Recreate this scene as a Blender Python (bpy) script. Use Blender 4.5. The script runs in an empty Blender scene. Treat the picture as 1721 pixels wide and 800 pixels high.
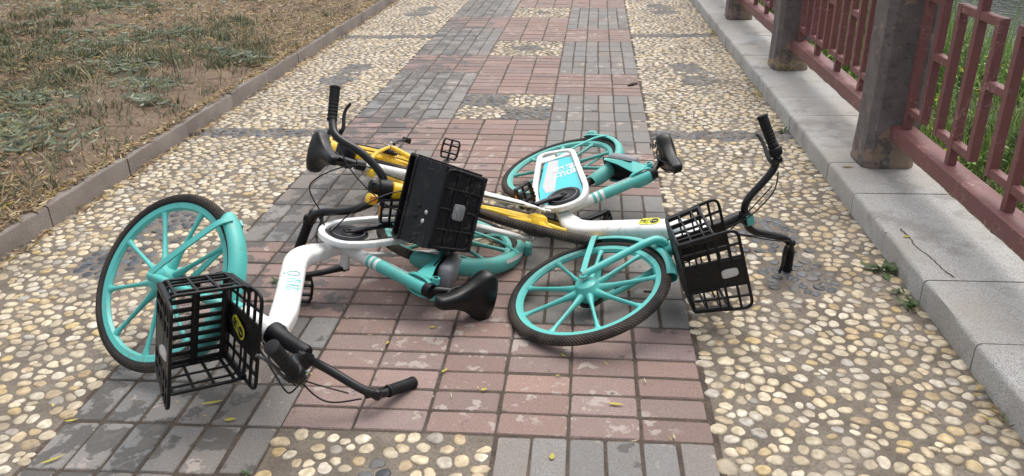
import bpy, math, random
import numpy as np
from mathutils import Vector, Matrix, noise
R = math.radians
# ------------------------------------------------------------------ camera, world, sun, exposure
scene = bpy.context.scene
COL = scene.collection
cam_data = bpy.data.cameras.new("camera"); cam = bpy.data.objects.new("camera", cam_data); COL.objects.link(cam)
cam.location = (-0.391882, -1.833278, 1.475249)
cam.rotation_euler = (1.141194, 0.021487, 0.091585)
cam_data.sensor_width = 36.0; cam_data.lens = 36.0 * 1339.56 / 1721.0
cam_data.clip_start = 0.05; cam_data.clip_end = 1000
scene.camera = cam
SUN_EL, SUN_AZ = 66, 30          # azimuth measured from +Y towards +X
world = bpy.data.worlds.new("World"); scene.world = world; world.use_nodes = True
wn = world.node_tree.nodes; wn.clear()
sky = wn.new("ShaderNodeTexSky"); sky.sky_type = 'NISHITA'; sky.sun_disc = False
sky.sun_elevation = R(SUN_EL); sky.sun_rotation = R(SUN_AZ); sky.air_density = 1.0; sky.dust_density = 5.0; sky.ozone_density = 0.6
bg = wn.new("ShaderNodeBackground"); bg.inputs[1].default_value = 0.15
wo = wn.new("ShaderNodeOutputWorld")
hs = wn.new('ShaderNodeHueSaturation'); hs.inputs['Saturation'].default_value = 0.35
world.node_tree.links.new(sky.outputs[0], hs.inputs['Color']); world.node_tree.links.new(hs.outputs[0], bg.inputs[0]); world.node_tree.links.new(bg.outputs[0], wo.inputs[0])
sl = bpy.data.lights.new("sun", 'SUN'); sl.energy = 0.9; sl.angle = R(75); sl.color = (1.0, 0.95, 0.87)
sun = bpy.data.objects.new("sun", sl); COL.objects.link(sun)
sd = Vector((math.sin(R(SUN_AZ)) * math.cos(R(SUN_EL)), math.cos(R(SUN_AZ)) * math.cos(R(SUN_EL)), math.sin(R(SUN_EL))))
sun.rotation_euler = sd.to_track_quat('Z', 'Y').to_euler()
vs = scene.view_settings
vs.view_transform = 'Standard'; vs.look = 'None'; vs.exposure = 0.70; vs.gamma = 1.0; vs.use_curve_mapping = False
scene.cycles.max_bounces = 6

# ------------------------------------------------------------------ fitted layout numbers
WARP = np.array([[-0.01693, 0.00821], [-0.05064, -0.00509], [0.00021, -0.0375], [-0.02111, -0.00676], [0.00292, -0.01388], [0.00063, 0.00644]])
U = 0.108                        # half a paving brick
def warp(p):
    p = np.atleast_2d(np.asarray(p, float)); X, Y = p[:, 0], np.clip(p[:, 1], -1.6, 9.5)
    B = np.stack([1 + 0 * X, X, Y, X * X, X * Y, Y * Y], 1)
    return p + B @ WARP
def edge_x(y):                   # world x of the brick band's two edges at world y
    return warp([(-1.944, y)])[0, 0], warp([(0.0, y)])[0, 0]
KERB_L, KERB_R = -2.905, 0.838

# ------------------------------------------------------------------ materials
def newmat(name):
    m = bpy.data.materials.new(name); m.use_nodes = True
    return m, m.node_tree, m.node_tree.nodes["Principled BSDF"]
def N(nt, t, **kw):
    n = nt.nodes.new(t)
    for k, v in kw.items(): setattr(n, k, v)
    return n
def noise_fac(nt, scale, detail=4, lo=0.4, hi=0.6, coord='Object', rough=0.55, dist=0.0, vec=None):
    tc = N(nt, 'ShaderNodeTexCoord'); nz = N(nt, 'ShaderNodeTexNoise')
    nz.inputs['Scale'].default_value = scale; nz.inputs['Detail'].default_value = detail
    nz.inputs['Roughness'].default_value = rough; nz.inputs['Distortion'].default_value = dist
    nt.links.new(vec if vec is not None else tc.outputs[coord], nz.inputs['Vector'])
    mr = N(nt, 'ShaderNodeMapRange'); mr.inputs[1].default_value = lo; mr.inputs[2].default_value = hi
    nt.links.new(nz.outputs[0], mr.inputs[0]); return mr.outputs[0]
def mix(nt, fac, a, b, mode='MIX'):
    m = N(nt, 'ShaderNodeMix', data_type='RGBA', blend_type=mode)
    for sock, v in ((m.inputs[0], fac), (m.inputs[6], a), (m.inputs[7], b)):
        if hasattr(v, 'is_linked') or hasattr(v, 'links'): nt.links.new(v, sock)
        elif isinstance(v, (int, float)): sock.default_value = v
        else: sock.default_value = (*v, 1)
    return m.outputs[2]
def math_node(nt, op, a, b=None):
    m = N(nt, 'ShaderNodeMath', operation=op)
    for i, v in enumerate((a, b)):
        if v is None: continue
        if isinstance(v, (int, float)): m.inputs[i].default_value = v
        else: nt.links.new(v, m.inputs[i])
    return m.outputs[0]
def bump(nt, bs, h, strength=0.3, dist=0.002):
    b = N(nt, 'ShaderNodeBump'); b.inputs['Strength'].default_value = strength; b.inputs['Distance'].default_value = dist
    nt.links.new(h, b.inputs['Height']); nt.links.new(b.outputs[0], bs.inputs['Normal'])
def attr(nt, name='Col'):
    a = N(nt, 'ShaderNodeAttribute'); a.attribute_name = name; return a.outputs['Color']

def paint(name, col, dirt=(0.16, 0.12, 0.08), rough=0.35, amount=0.5, coat=0.3, scale=9, spec=0.5):
    m, nt, bs = newmat(name); bs.inputs['Specular IOR Level'].default_value = spec
    f = noise_fac(nt, scale, 8, 0.56, 0.80, rough=0.7)
    f = math_node(nt, 'MULTIPLY', f, amount)
    g = noise_fac(nt, 3.0, 3, 0.3, 0.7)
    base = mix(nt, g, tuple(c * 0.9 for c in col), tuple(min(1, c * 1.06) for c in col))
    c = mix(nt, f, base, dirt)
    sp = noise_fac(nt, 130, 2, 0.70, 0.74)
    c = mix(nt, math_node(nt, 'MULTIPLY', sp, amount), c, dirt)
    n1 = noise_fac(nt, 7, 2, 0.0, 1.0, dist=2.5)          # hair-thin scuffs in patches
    ln = N(nt, 'ShaderNodeMapRange'); ln.inputs[1].default_value = 0.012; ln.inputs[2].default_value = 0.004
    nt.links.new(math_node(nt, 'ABSOLUTE', math_node(nt, 'SUBTRACT', n1, 0.5)), ln.inputs[0])
    c = mix(nt, math_node(nt, 'MULTIPLY', math_node(nt, 'MULTIPLY', ln.outputs[0], noise_fac(nt, 5, 2, 0.48, 0.56)), min(1, amount)), c, tuple(min(1, d * 1.6) for d in dirt))
    nt.links.new(c, bs.inputs['Base Color'])
    r = N(nt, 'ShaderNodeMapRange'); r.inputs[3].default_value = rough; r.inputs[4].default_value = min(1, rough + 0.35)
    nt.links.new(f, r.inputs[0]); nt.links.new(r.outputs[0], bs.inputs['Roughness'])
    bs.inputs['Coat Weight'].default_value = coat; bs.inputs['Coat Roughness'].default_value = 0.2
    bump(nt, bs, noise_fac(nt, 60, 3, 0.2, 0.8), 0.12, 0.001)
    return m
M = {}
M['teal'] = paint('teal_paint', (0.085, 0.46, 0.42), dirt=(0.12, 0.13, 0.10), amount=0.62, rough=0.42, coat=0.15, scale=15)
M['teal_dull'] = paint('dusty_teal_paint', (0.10, 0.40, 0.36), dirt=(0.15, 0.14, 0.11), amount=0.75, rough=0.55, coat=0.0, scale=12)
M['panel'] = paint('panel_teal', (0.03, 0.50, 0.58), amount=0.15)
M['white'] = paint('white_paint', (0.74, 0.75, 0.74), dirt=(0.25, 0.20, 0.15), amount=0.6, scale=13)
M['offwhite'] = paint('worn_white_paint', (0.66, 0.66, 0.64), dirt=(0.16, 0.12, 0.08), amount=0.85, rough=0.45, scale=14)
M['yellow'] = paint('yellow_paint', (0.82, 0.52, 0.02), dirt=(0.18, 0.12, 0.05), amount=0.6)
M['black'] = paint('black_plastic', (0.006, 0.006, 0.0075), dirt=(0.05, 0.044, 0.038), rough=0.42, amount=0.3, coat=0.0, spec=0.28)
M['black_metal'] = paint('black_enamel', (0.006, 0.006, 0.007), dirt=(0.05, 0.04, 0.034), rough=0.35, amount=0.25, coat=0.15, spec=0.35)
M['dusty_black'] = paint('dusty_black_plastic', (0.006, 0.006, 0.008), dirt=(0.07, 0.065, 0.058), rough=0.38, amount=0.55, coat=0.0, scale=16, spec=0.3)
M['rubber_grip'] = paint('grip_rubber', (0.008, 0.008, 0.009), dirt=(0.035, 0.035, 0.035), rough=0.6, amount=0.3, coat=0.0, spec=0.25)
M['vinyl'] = paint('saddle_vinyl', (0.005, 0.005, 0.0055), dirt=(0.02, 0.018, 0.016), rough=0.33, amount=0.2, coat=0.0, spec=0.35)
M['grey'] = paint('grey_plastic', (0.20, 0.20, 0.215), dirt=(0.10, 0.09, 0.07), rough=0.5, amount=0.5, coat=0.0)
M['lime'] = paint('sticker_yellow', (0.66, 0.62, 0.03), amount=0.08, coat=0.2)
M['amber'] = paint('amber_reflector', (0.72, 0.24, 0.01), amount=0.2, rough=0.2)
M['lens'] = paint('clear_reflector', (0.50, 0.50, 0.49), amount=0.35, rough=0.2)
def metal(name, col, rough=0.3):
    m, nt, bs = newmat(name); bs.inputs['Metallic'].default_value = 0.9
    f = noise_fac(nt, 40, 5, 0.45, 0.7)
    nt.links.new(mix(nt, f, col, (0.13, 0.10, 0.08)), bs.inputs['Base Color']); bs.inputs['Roughness'].default_value = rough
    return m
M['steel'] = metal('steel', (0.62, 0.61, 0.59)); M['chain'] = metal('oily_chain', (0.10, 0.085, 0.07), 0.45)
def tyre_mat():
    m, nt, bs = newmat('tyre_rubber')
    tc = N(nt, 'ShaderNodeTexCoord'); sp = N(nt, 'ShaderNodeSeparateXYZ'); nt.links.new(tc.outputs['UV'], sp.inputs[0])
    dv = math_node(nt, 'ABSOLUTE', math_node(nt, 'SUBTRACT', sp.outputs[1], 0.5))
    u = math_node(nt, 'ADD', math_node(nt, 'MULTIPLY', sp.outputs[0], 150.0), math_node(nt, 'MULTIPLY', dv, 9.0))
    saw = math_node(nt, 'FRACT', u)
    gro = N(nt, 'ShaderNodeMapRange'); gro.inputs[1].default_value = 0.62; gro.inputs[2].default_value = 0.78; nt.links.new(saw, gro.inputs[0])
    ring = math_node(nt, 'FRACT', math_node(nt, 'MULTIPLY', dv, 14.0))
    rg = N(nt, 'ShaderNodeMapRange'); rg.inputs[1].default_value = 0.8; rg.inputs[2].default_value = 0.9; nt.links.new(ring, rg.inputs[0])
    g = math_node(nt, 'MAXIMUM', gro.outputs[0], rg.outputs[0])
    tread = math_node(nt, 'MULTIPLY', g, math_node(nt, 'LESS_THAN', dv, 0.27))
    dust = noise_fac(nt, 7, 6, 0.35, 0.62)
    near = N(nt, 'ShaderNodeMapRange'); near.inputs[1].default_value = 0.36; near.inputs[2].default_value = 0.12; nt.links.new(dv, near.inputs[0])
    d2 = math_node(nt, 'MULTIPLY', math_node(nt, 'MULTIPLY', dust, near.outputs[0]), 0.95)
    c = mix(nt, d2, (0.022, 0.022, 0.023), (0.15, 0.115, 0.085))
    c = mix(nt, tread, c, (0.012, 0.011, 0.010))
    nt.links.new(c, bs.inputs['Base Color']); bs.inputs['Roughness'].default_value = 0.8; bs.inputs['Specular IOR Level'].default_value = 0.25
    bump(nt, bs, math_node(nt, 'SUBTRACT', 1.0, tread), 0.9, 0.003)
    return m
M['tyre'] = tyre_mat()

def brick_mat():
    m, nt, bs = newmat('paving_brick')
    col = attr(nt)
    tc = N(nt, 'ShaderNodeTexCoord'); P = tc.outputs['Object']
    fine = noise_fac(nt, 160, 4, 0.25, 0.75)
    c = mix(nt, fine, (0.68, 0.68, 0.68), (1.28, 1.28, 1.28)); c = mix(nt, 1.0, col, c, 'MULTIPLY')
    med = noise_fac(nt, 18, 5, 0.3, 0.7); c = mix(nt, math_node(nt, 'MULTIPLY', med, 0.35), c, (0.17, 0.13, 0.11))
    # pale cement skins left on worn faces; each brick has its own patch of noise
    off = N(nt, 'ShaderNodeVectorMath', operation='MULTIPLY_ADD'); nt.links.new(col, off.inputs[0]); off.inputs[1].default_value = (90, 90, 90); nt.links.new(P, off.inputs[2]); PB = off.outputs[0]
    blot = math_node(nt, 'MULTIPLY', noise_fac(nt, 15, 9, 0.575, 0.60, rough=0.62, vec=PB), noise_fac(nt, 1.5, 2, 0.47, 0.53))
    c = mix(nt, math_node(nt, 'MULTIPLY', blot, 0.75), c, (0.36, 0.315, 0.28))
    # damp patches, mostly along the left band
    sp = N(nt, 'ShaderNodeSeparateXYZ'); nt.links.new(P, sp.inputs[0])
    mk = N(nt, 'ShaderNodeMapRange'); mk.inputs[1].default_value = -1.25; mk.inputs[2].default_value = -1.6; nt.links.new(sp.outputs[0], mk.inputs[0])
    ad = math_node(nt, 'MULTIPLY', mk.outputs[0], 0.155)
    tn = N(nt, 'ShaderNodeTexNoise'); tn.inputs['Scale'].default_value = 7.5; tn.inputs['Detail'].default_value = 8; tn.inputs['Roughness'].default_value = 0.6
    nt.links.new(PB, tn.inputs['Vector'])
    w = N(nt, 'ShaderNodeMapRange'); w.inputs[1].default_value = 0.635; w.inputs[2].default_value = 0.66
    nt.links.new(math_node(nt, 'ADD', tn.outputs[0], ad), w.inputs[0])
    c = mix(nt, math_node(nt, 'MULTIPLY', w.outputs[0], 0.80), c, (0.045, 0.041, 0.037))
    nt.links.new(c, bs.inputs['Base Color'])
    rr = N(nt, 'ShaderNodeMapRange'); rr.inputs[3].default_value = 0.88; rr.inputs[4].default_value = 0.62
    nt.links.new(w.outputs[0], rr.inputs[0]); nt.links.new(rr.outputs[0], bs.inputs['Roughness'])
    bump(nt, bs, noise_fac(nt, 220, 6, 0.2, 0.8), 0.35, 0.002)
    return m
M['brick'] = brick_mat()
def pebble_mat():
    m, nt, bs = newmat('river_pebble')
    c = mix(nt, 1.0, attr(nt), mix(nt, noise_fac(nt, 48, 7, 0.3, 0.7), (0.58, 0.54, 0.46), (1.15, 1.15, 1.13)), 'MULTIPLY')
    c = mix(nt, math_node(nt, 'MULTIPLY', noise_fac(nt, 4.5, 8, 0.50, 0.64), 0.6), c, (0.20, 0.17, 0.135))
    vein = noise_fac(nt, 30, 3, 0.49, 0.50, dist=2.0)
    nt.links.new(c, bs.inputs['Base Color']); bs.inputs['Roughness'].default_value = 0.5
    bump(nt, bs, noise_fac(nt, 90, 3, 0.2, 0.8), 0.15, 0.002)
    return m
M['pebble'] = pebble_mat()
def earth(name, a, b, c3, s1=6, s2=90, rough=0.95, bd=0.006):
    m, nt, bs = newmat(name)
    c = mix(nt, noise_fac(nt, s1, 7, 0.35, 0.65), a, b)
    c = mix(nt, math_node(nt, 'MULTIPLY', noise_fac(nt, s2, 4, 0.45, 0.7), 0.7), c, c3)
    nt.links.new(c, bs.inputs['Base Color']); bs.inputs['Roughness'].default_value = rough
    bump(nt, bs, noise_fac(nt, s2 * 0.8, 6, 0.2, 0.8), 0.6, bd)
    return m
M['mortar'] = earth('brick_joint_soil', (0.05, 0.037, 0.028), (0.10, 0.076, 0.058), (0.025, 0.019, 0.015), 9, 120)
M['cement'] = earth('pebble_bed_cement', (0.11, 0.09, 0.07), (0.21, 0.18, 0.145), (0.07, 0.055, 0.042), 5, 110, bd=0.003)
M['soil'] = earth('bank_soil', (0.13, 0.088, 0.06), (0.21, 0.15, 0.10), (0.07, 0.048, 0.034), 2.2, 38, bd=0.02)
M['mud'] = earth('river_bank_soil', (0.05, 0.045, 0.028), (0.09, 0.08, 0.05), (0.03, 0.028, 0.018), 3, 40)
M['kerbstone'] = earth('kerb_concrete', (0.17, 0.145, 0.13), (0.23, 0.20, 0.18), (0.10, 0.082, 0.07), 5, 160, 0.9, 0.002)
def granite():
    m, nt, bs = newmat('granite')
    vo = N(nt, 'ShaderNodeTexVoronoi'); vo.inputs['Scale'].default_value = 420
    tc = N(nt, 'ShaderNodeTexCoord'); nt.links.new(tc.outputs['Object'], vo.inputs['Vector'])
    g = N(nt, 'ShaderNodeValToRGB'); e = g.color_ramp.elements
    e[0].position = 0.08; e[0].color = (0.19, 0.19, 0.19, 1); e[1].position = 0.5; e[1].color = (0.40, 0.39, 0.372, 1)
    x = e.new(0.85) ; x.color = (0.46, 0.45, 0.43, 1)
    sp = N(nt, 'ShaderNodeSeparateColor'); nt.links.new(vo.outputs['Color'], sp.inputs[0]); nt.links.new(sp.outputs[0], g.inputs[0])
    c = mix(nt, math_node(nt, 'MULTIPLY', noise_fac(nt, 2.4, 7, 0.42, 0.60), 0.6), g.outputs[0], (0.31, 0.275, 0.235)); c = mix(nt, math_node(nt, 'MULTIPLY', noise_fac(nt, 5.5, 8, 0.55, 0.66), 0.45), c, (0.15, 0.135, 0.12))
    nt.links.new(c, bs.inputs['Base Color']); bs.inputs['Roughness'].default_value = 0.8
    bump(nt, bs, noise_fac(nt, 200, 5, 0.2, 0.8), 0.4, 0.0015)
    return m
M['granite'] = granite()
def post_mat():
    m, nt, bs = newmat('weathered_post')
    tc = N(nt, 'ShaderNodeTexCoord'); mp = N(nt, 'ShaderNodeMapping'); mp.inputs['Scale'].default_value = (1, 1, 0.14); nt.links.new(tc.outputs['Object'], mp.inputs[0])
    wv = noise_fac(nt, 26, 3, 0.2, 0.8, vec=mp.outputs[0], dist=1.2)
    wav = math_node(nt, 'FRACT', math_node(nt, 'MULTIPLY', wv, 9.0))
    c = mix(nt, noise_fac(nt, 9, 7, 0.35, 0.65), (0.115, 0.096, 0.095), (0.175, 0.15, 0.145))
    c = mix(nt, math_node(nt, 'MULTIPLY', noise_fac(nt, 55, 4, 0.55, 0.7), 0.6), c, (0.045, 0.035, 0.032))
    sp = N(nt, 'ShaderNodeSeparateXYZ'); nt.links.new(tc.outputs['Object'], sp.inputs[0])
    lowm = N(nt, 'ShaderNodeMapRange'); lowm.inputs[1].default_value = 0.34; lowm.inputs[2].default_value = 0.02; lowm.inputs[4].default_value = 0.21; nt.links.new(sp.outputs[2], lowm.inputs[0])
    him = N(nt, 'ShaderNodeMapRange'); him.inputs[1].default_value = 0.50; him.inputs[2].default_value = 0.85; him.inputs[4].default_value = 0.13; nt.links.new(sp.outputs[2], him.inputs[0])
    tn = N(nt, 'ShaderNodeTexNoise'); tn.inputs['Scale'].default_value = 11; tn.inputs['Detail'].default_value = 9; tn.inputs['Roughness'].default_value = 0.65; nt.links.new(tc.outputs['Object'], tn.inputs['Vector'])
    s = math_node(nt, 'ADD', math_node(nt, 'ADD', tn.outputs[0], lowm.outputs[0]), him.outputs[0])
    pe = N(nt, 'ShaderNodeMapRange'); pe.inputs[1].default_value = 0.645; pe.inputs[2].default_value = 0.665; nt.links.new(s, pe.inputs[0])
    c = mix(nt, math_node(nt, 'MULTIPLY', pe.outputs[0], 0.85), c, (0.27, 0.20, 0.15))
    nt.links.new(c, bs.inputs['Base Color']); bs.inputs['Roughness'].default_value = 0.75
    h = math_node(nt, 'SUBTRACT', math_node(nt, 'MULTIPLY', wav, 0.25), math_node(nt, 'MULTIPLY', pe.outputs[0], 1.0))
    bump(nt, bs, h, 0.6, 0.004)
    return m
M['post'] = post_mat()
M['rail'] = paint('red_brown_rail_paint', (0.185, 0.072, 0.070), dirt=(0.29, 0.19, 0.17), rough=0.55, amount=0.6, coat=0.05, scale=20)
def leafmat(name, trans=0.25):
    m, nt, bs = newmat(name)
    nt.links.new(attr(nt), bs.inputs['Base Color']); bs.inputs['Roughness'].default_value = 0.7
    tr = N(nt, 'ShaderNodeBsdfTranslucent'); nt.links.new(attr(nt), tr.inputs[0])
    ms = N(nt, 'ShaderNodeMixShader'); ms.inputs[0].default_value = trans
    out = nt.nodes['Material Output']
    nt.links.new(bs.outputs[0], ms.inputs[1]); nt.links.new(tr.outputs[0], ms.inputs[2]); nt.links.new(ms.outputs[0], out.inputs[0])
    return m
M['leaf'] = leafmat('leaf_blade')
def water_mat():
    m, nt, bs = newmat('river_water')
    bs.inputs['Base Color'].default_value = (0.030, 0.035, 0.024, 1); bs.inputs['Roughness'].default_value = 0.16
    bump(nt, bs, noise_fac(nt, 9, 3, 0.2, 0.8), 0.35, 0.03)
    return m
M['water'] = water_mat()

# ------------------------------------------------------------------ mesh helpers
class MB:
    def __init__(s): s.v = []; s.f = []; s.c = []; s.uv = {}
    def add(s, verts, faces, col=None, uvs=None):
        o = len(s.v); s.v += [tuple(map(float, p)) for p in verts]
        for i, f in enumerate(faces):
            if uvs is not None: s.uv[len(s.f)] = uvs[i]
            s.f.append(tuple(o + k for k in f))
        if col is not None: s.c += [col] * len(verts)
    def sweep(s, pts, sec, closed=False, hint=None, scales=None, cap=True, uv=False):
        """sweep section sec [(u,v)...] along pts; v axis follows hint"""
        P = [Vector(p) for p in pts]; n = len(P); k = len(sec); V = []; prev = None
        for i, p in enumerate(P):
            a = P[(i - 1) % n] if (closed or i > 0) else P[i]; b = P[(i + 1) % n] if (closed or i < n - 1) else P[i]
            t = (b - a)
            t = t.normalized() if t.length > 1e-9 else Vector((0, 0, 1))
            h = Vector(hint) if hint is not None else (prev if prev is not None else (Vector((0, 0, 1)) if abs(t.z) < 0.9 else Vector((1, 0, 0))))
            bb = h - t * h.dot(t)
            if bb.length < 1e-6: bb = t.orthogonal()
            bb.normalize(); prev = bb; nn = t.cross(bb)
            sc = scales[i] if scales is not None else 1.0
            su, sv = sc if isinstance(sc, (tuple, list)) else (sc, sc)
            for (u, v) in sec: V.append(p + nn * u * su + bb * v * sv)
        F = []; UV = []
        for i in range(n if closed else n - 1):
            j = (i + 1) % n
            for q in range(k):
                r = (q + 1) % k
                F.append((i * k + q, i * k + r, j * k + r, j * k + q))
                UV.append([(i / n, q / k), (i / n, (q + 1) / k), ((i + 1) / n, (q + 1) / k), ((i + 1) / n, q / k)])
        if not closed and cap:
            F.append(tuple(range(k - 1, -1, -1))); UV.append([(0, 0)] * k)
            F.append(tuple((n - 1) * k + q for q in range(k))); UV.append([(0, 0)] * k)
        s.add(V, F, uvs=UV if uv else None)
        return s
    def tube(s, pts, r, n=10, closed=False, hint=None, cap=True):
        rr = r if isinstance(r, (list, tuple)) else [r] * len(pts)
        sec = [(math.cos(2 * math.pi * q / n), math.sin(2 * math.pi * q / n)) for q in range(n)]
        return s.sweep(pts, sec, closed, hint, rr, cap)
    def bar(s, a, b, w, h, hint=(0, 0, 1)):
        """rectangular bar: h along hint, w across"""
        return s.sweep([a, b], rrect(w / 2, h / 2, min(w, h) * 0.18, 2), hint=hint)
    def box(s, c, size, ch=None, rot=None):
        x, y, z = [q / 2 for q in size]; ch = min(x, y, z) * 0.15 if ch is None else ch
        V = []; F = []
        sec = rrect(x, y, ch, 1)
        k = len(sec)
        lv = [(-z, 1), (-z + ch, 0), (z - ch, 0), (z, 1)]
        for zz, ins in lv:
            for (u, v) in sec:
                V.append(Vector((u - math.copysign(ch * ins, u), v - math.copysign(ch * ins, v), zz)))
        for i in range(3):
            for q in range(k):
                r = (q + 1) % k; F.append((i * k + q, i * k + r, (i + 1) * k + r, (i + 1) * k + q))
        F.append(tuple(range(k - 1, -1, -1))); F.append(tuple(3 * k + q for q in range(k)))
        m = rot if rot is not None else Matrix.Identity(3)
        s.add([Vector(c) + m @ p for p in V], F); return s
    def lathe(s, prof, c, axis, n=24):
        ax = Vector(axis).normalized(); e1 = ax.orthogonal().normalized(); e2 = ax.cross(e1); c = Vector(c); V = []; F = []
        for (r, h) in prof:
            for q in range(n):
                a = 2 * math.pi * q / n; V.append(c + ax * h + (e1 * math.cos(a) + e2 * math.sin(a)) * r)
        m = len(prof)
        for i in range(m - 1):
            for q in range(n):
                r = (q + 1) % n; F.append((i * n + q, i * n + r, (i + 1) * n + r, (i + 1) * n + q))
        F.append(tuple(range(n - 1, -1, -1))); F.append(tuple((m - 1) * n + q for q in range(n)))
        s.add(V, F); return s
    def build(s, name, mat, parent=None, xf=None, sharp=38, smooth=True, label=None):
        me = bpy.data.meshes.new(name)
        vv = s.v
        if xf is not None: vv = [tuple(xf(p)) for p in vv]
        me.from_pydata(vv, [], s.f)
        if s.uv:
            ul = me.uv_layers.new(name='UVMap')
            for p in me.polygons:
                uvs = s.uv.get(p.index)
                if uvs:
                    for li, q in zip(p.loop_indices, uvs): ul.data[li].uv = q
        if s.c:
            at = me.color_attributes.new('Col', 'FLOAT_COLOR', 'POINT')
            at.data.foreach_set('color', np.array([(*c, 1) for c in s.c], dtype=np.float32).ravel())
        me.materials.append(mat)
        if smooth:
            me.polygons.foreach_set('use_smooth', [True] * len(me.polygons)); me.set_sharp_from_angle(angle=R(sharp))
        me.validate()
        import bmesh
        bm = bmesh.new(); bm.from_mesh(me); bmesh.ops.recalc_face_normals(bm, faces=bm.faces); bm.to_mesh(me); bm.free()
        o = bpy.data.objects.new(name, me); COL.objects.link(o)
        if parent is not None: o.parent = parent
        if label: o['label'] = label
        return o
def rrect(hx, hy, r, n=3):
    out = []
    for cx, cy, a0 in ((hx - r, hy - r, 0), (-hx + r, hy - r, 90), (-hx + r, -hy + r, 180), (hx - r, -hy + r, 270)):
        for i in range(n + 1):
            a = R(a0 + 90 * i / n); out.append((cx + r * math.cos(a), cy + r * math.sin(a)))
    return out
def spline(pts, n=8, closed=False):
    P = [Vector(p) for p in pts]; out = []; m = len(P)
    for i in range(m if closed else m - 1):
        p0 = P[(i - 1) % m] if (closed or i > 0) else P[0]; p1 = P[i]; p2 = P[(i + 1) % m]
        p3 = P[(i + 2) % m] if (closed or i < m - 2) else P[-1]
        for k in range(n):
            t = k / n
            out.append(0.5 * ((2 * p1) + (-p0 + p2) * t + (2 * p0 - 5 * p1 + 4 * p2 - p3) * t * t + (-p0 + 3 * p1 - 3 * p2 + p3) * t ** 3))
    if not closed: out.append(P[-1])
    return out
def fillet(pts, r=0.03, n=5, closed=False):
    """polyline with rounded corners"""
    P = [Vector(p) for p in pts]; out = []; m = len(P)
    for i in range(m):
        if not closed and i in (0, m - 1): out.append(P[i]); continue
        a, b, c = P[(i - 1) % m], P[i], P[(i + 1) % m]
        d1 = min(r, (a - b).length * 0.48); d2 = min(r, (c - b).length * 0.48)
        p, q = b + (a - b).normalized() * d1, b + (c - b).normalized() * d2
        for k in range(n + 1):
            t = k / n; out.append((1 - t) ** 2 * p + 2 * t * (1 - t) * b + t * t * q)
    return out
def tag(o, label=None, cat=None, group=None, kind=None):
    if label: o['label'] = label
    if cat: o['category'] = cat
    if group: o['group'] = group
    if kind: o['kind'] = kind
    return o
def np_mesh(name, V, F, mat, col=None, smooth=True, kind=None):
    """V (n,3); F list of (m,k) int arrays"""
    me = bpy.data.meshes.new(name); V = np.asarray(V, np.float32)
    me.vertices.add(len(V)); me.vertices.foreach_set('co', V.ravel())
    loops = np.concatenate([f.ravel() for f in F]).astype(np.int32)
    sizes = np.concatenate([np.full(len(f), f.shape[1], np.int32) for f in F])
    me.loops.add(len(loops)); me.loops.foreach_set('vertex_index', loops)
    me.polygons.add(len(sizes)); me.polygons.foreach_set('loop_start', np.concatenate([[0], np.cumsum(sizes)[:-1]]).astype(np.int32))
    me.polygons.foreach_set('loop_total', sizes)
    me.polygons.foreach_set('use_smooth', np.full(len(sizes), smooth))
    me.update(calc_edges=True)
    if col is not None:
        at = me.color_attributes.new('Col', 'FLOAT_COLOR', 'POINT')
        at.data.foreach_set('color', np.concatenate([col, np.ones((len(col), 1))], 1).astype(np.float32).ravel())
    me.materials.append(mat)
    o = bpy.data.objects.new(name, me); COL.objects.link(o)
    if kind: o['kind'] = kind
    return o
# ------------------------------------------------------------------ the setting
rs = np.random.RandomState(7)
def sheet(name, xs, ys, zf, mat, kind='structure'):
    X, Y = np.meshgrid(xs, ys); V = np.stack([X, Y, zf(X, Y)], -1).reshape(-1, 3)
    nx, ny = len(xs), len(ys); i = np.arange(ny - 1)[:, None] * nx + np.arange(nx - 1)[None]
    F = np.stack([i, i + 1, i + nx + 1, i + nx], -1).reshape(-1, 4)
    return np_mesh(name, V, [F], mat, kind=kind)
def fbm(X, Y, s, seed=0, oct=3):
    out = np.zeros(np.shape(X)); a = 1.0
    for o in range(oct):
        r = np.random.RandomState(seed + o * 17)
        for k in range(5):
            th = r.rand() * 6.28; f = s * (2 ** o) * (0.6 + 0.8 * r.rand()); out = out + a * 0.3 * np.sin((X * math.cos(th) + Y * math.sin(th)) * f + r.rand() * 6.28)
        a *= 0.5
    return out
sheet('ground', np.linspace(-300, 300, 7), np.linspace(-300, 300, 7), lambda X, Y: 0 * X - 0.9, M['mud'])
sheet('river_water', np.linspace(3.5, 120, 5), np.linspace(-60, 160, 5), lambda X, Y: 0 * X - 0.62, M['water'])
def zbank(X, Y):                       # soil bank left of the kerb
    d = np.maximum(-3.0 - X, 0)
    return 0.075 + 0.10 * (1 - np.exp(-d * 1.2)) + 0.035 * d + (0.035 * fbm(X, Y, 2.3, 3) + 0.012 * fbm(X, Y, 9, 5)) * np.minimum(1, d * 2.5)
sheet('soil_bank', np.concatenate([np.linspace(-40, -12, 12)[:-1], np.linspace(-12, -2.99, 150)]), np.concatenate([np.linspace(-20, -1, 8)[:-1], np.linspace(-1, 12, 200), np.linspace(12, 60, 20)[1:]]), zbank, M['soil'])
def zriv(X, Y):                        # ground falling to the water behind the railing
    d = X - 1.27
    return 0.02 - 0.02 * d - 0.62 / (1 + np.exp(-(d - 1.9) * 3.2)) + 0.02 * fbm(X, Y, 4, 9) - 0.25 * np.clip(d - 2.6, 0, 1)
sheet('river_bank', np.concatenate([np.linspace(1.27, 4.4, 60), [6, 10]]), np.linspace(-6, 40, 240), zriv, M['mud'])
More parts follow.
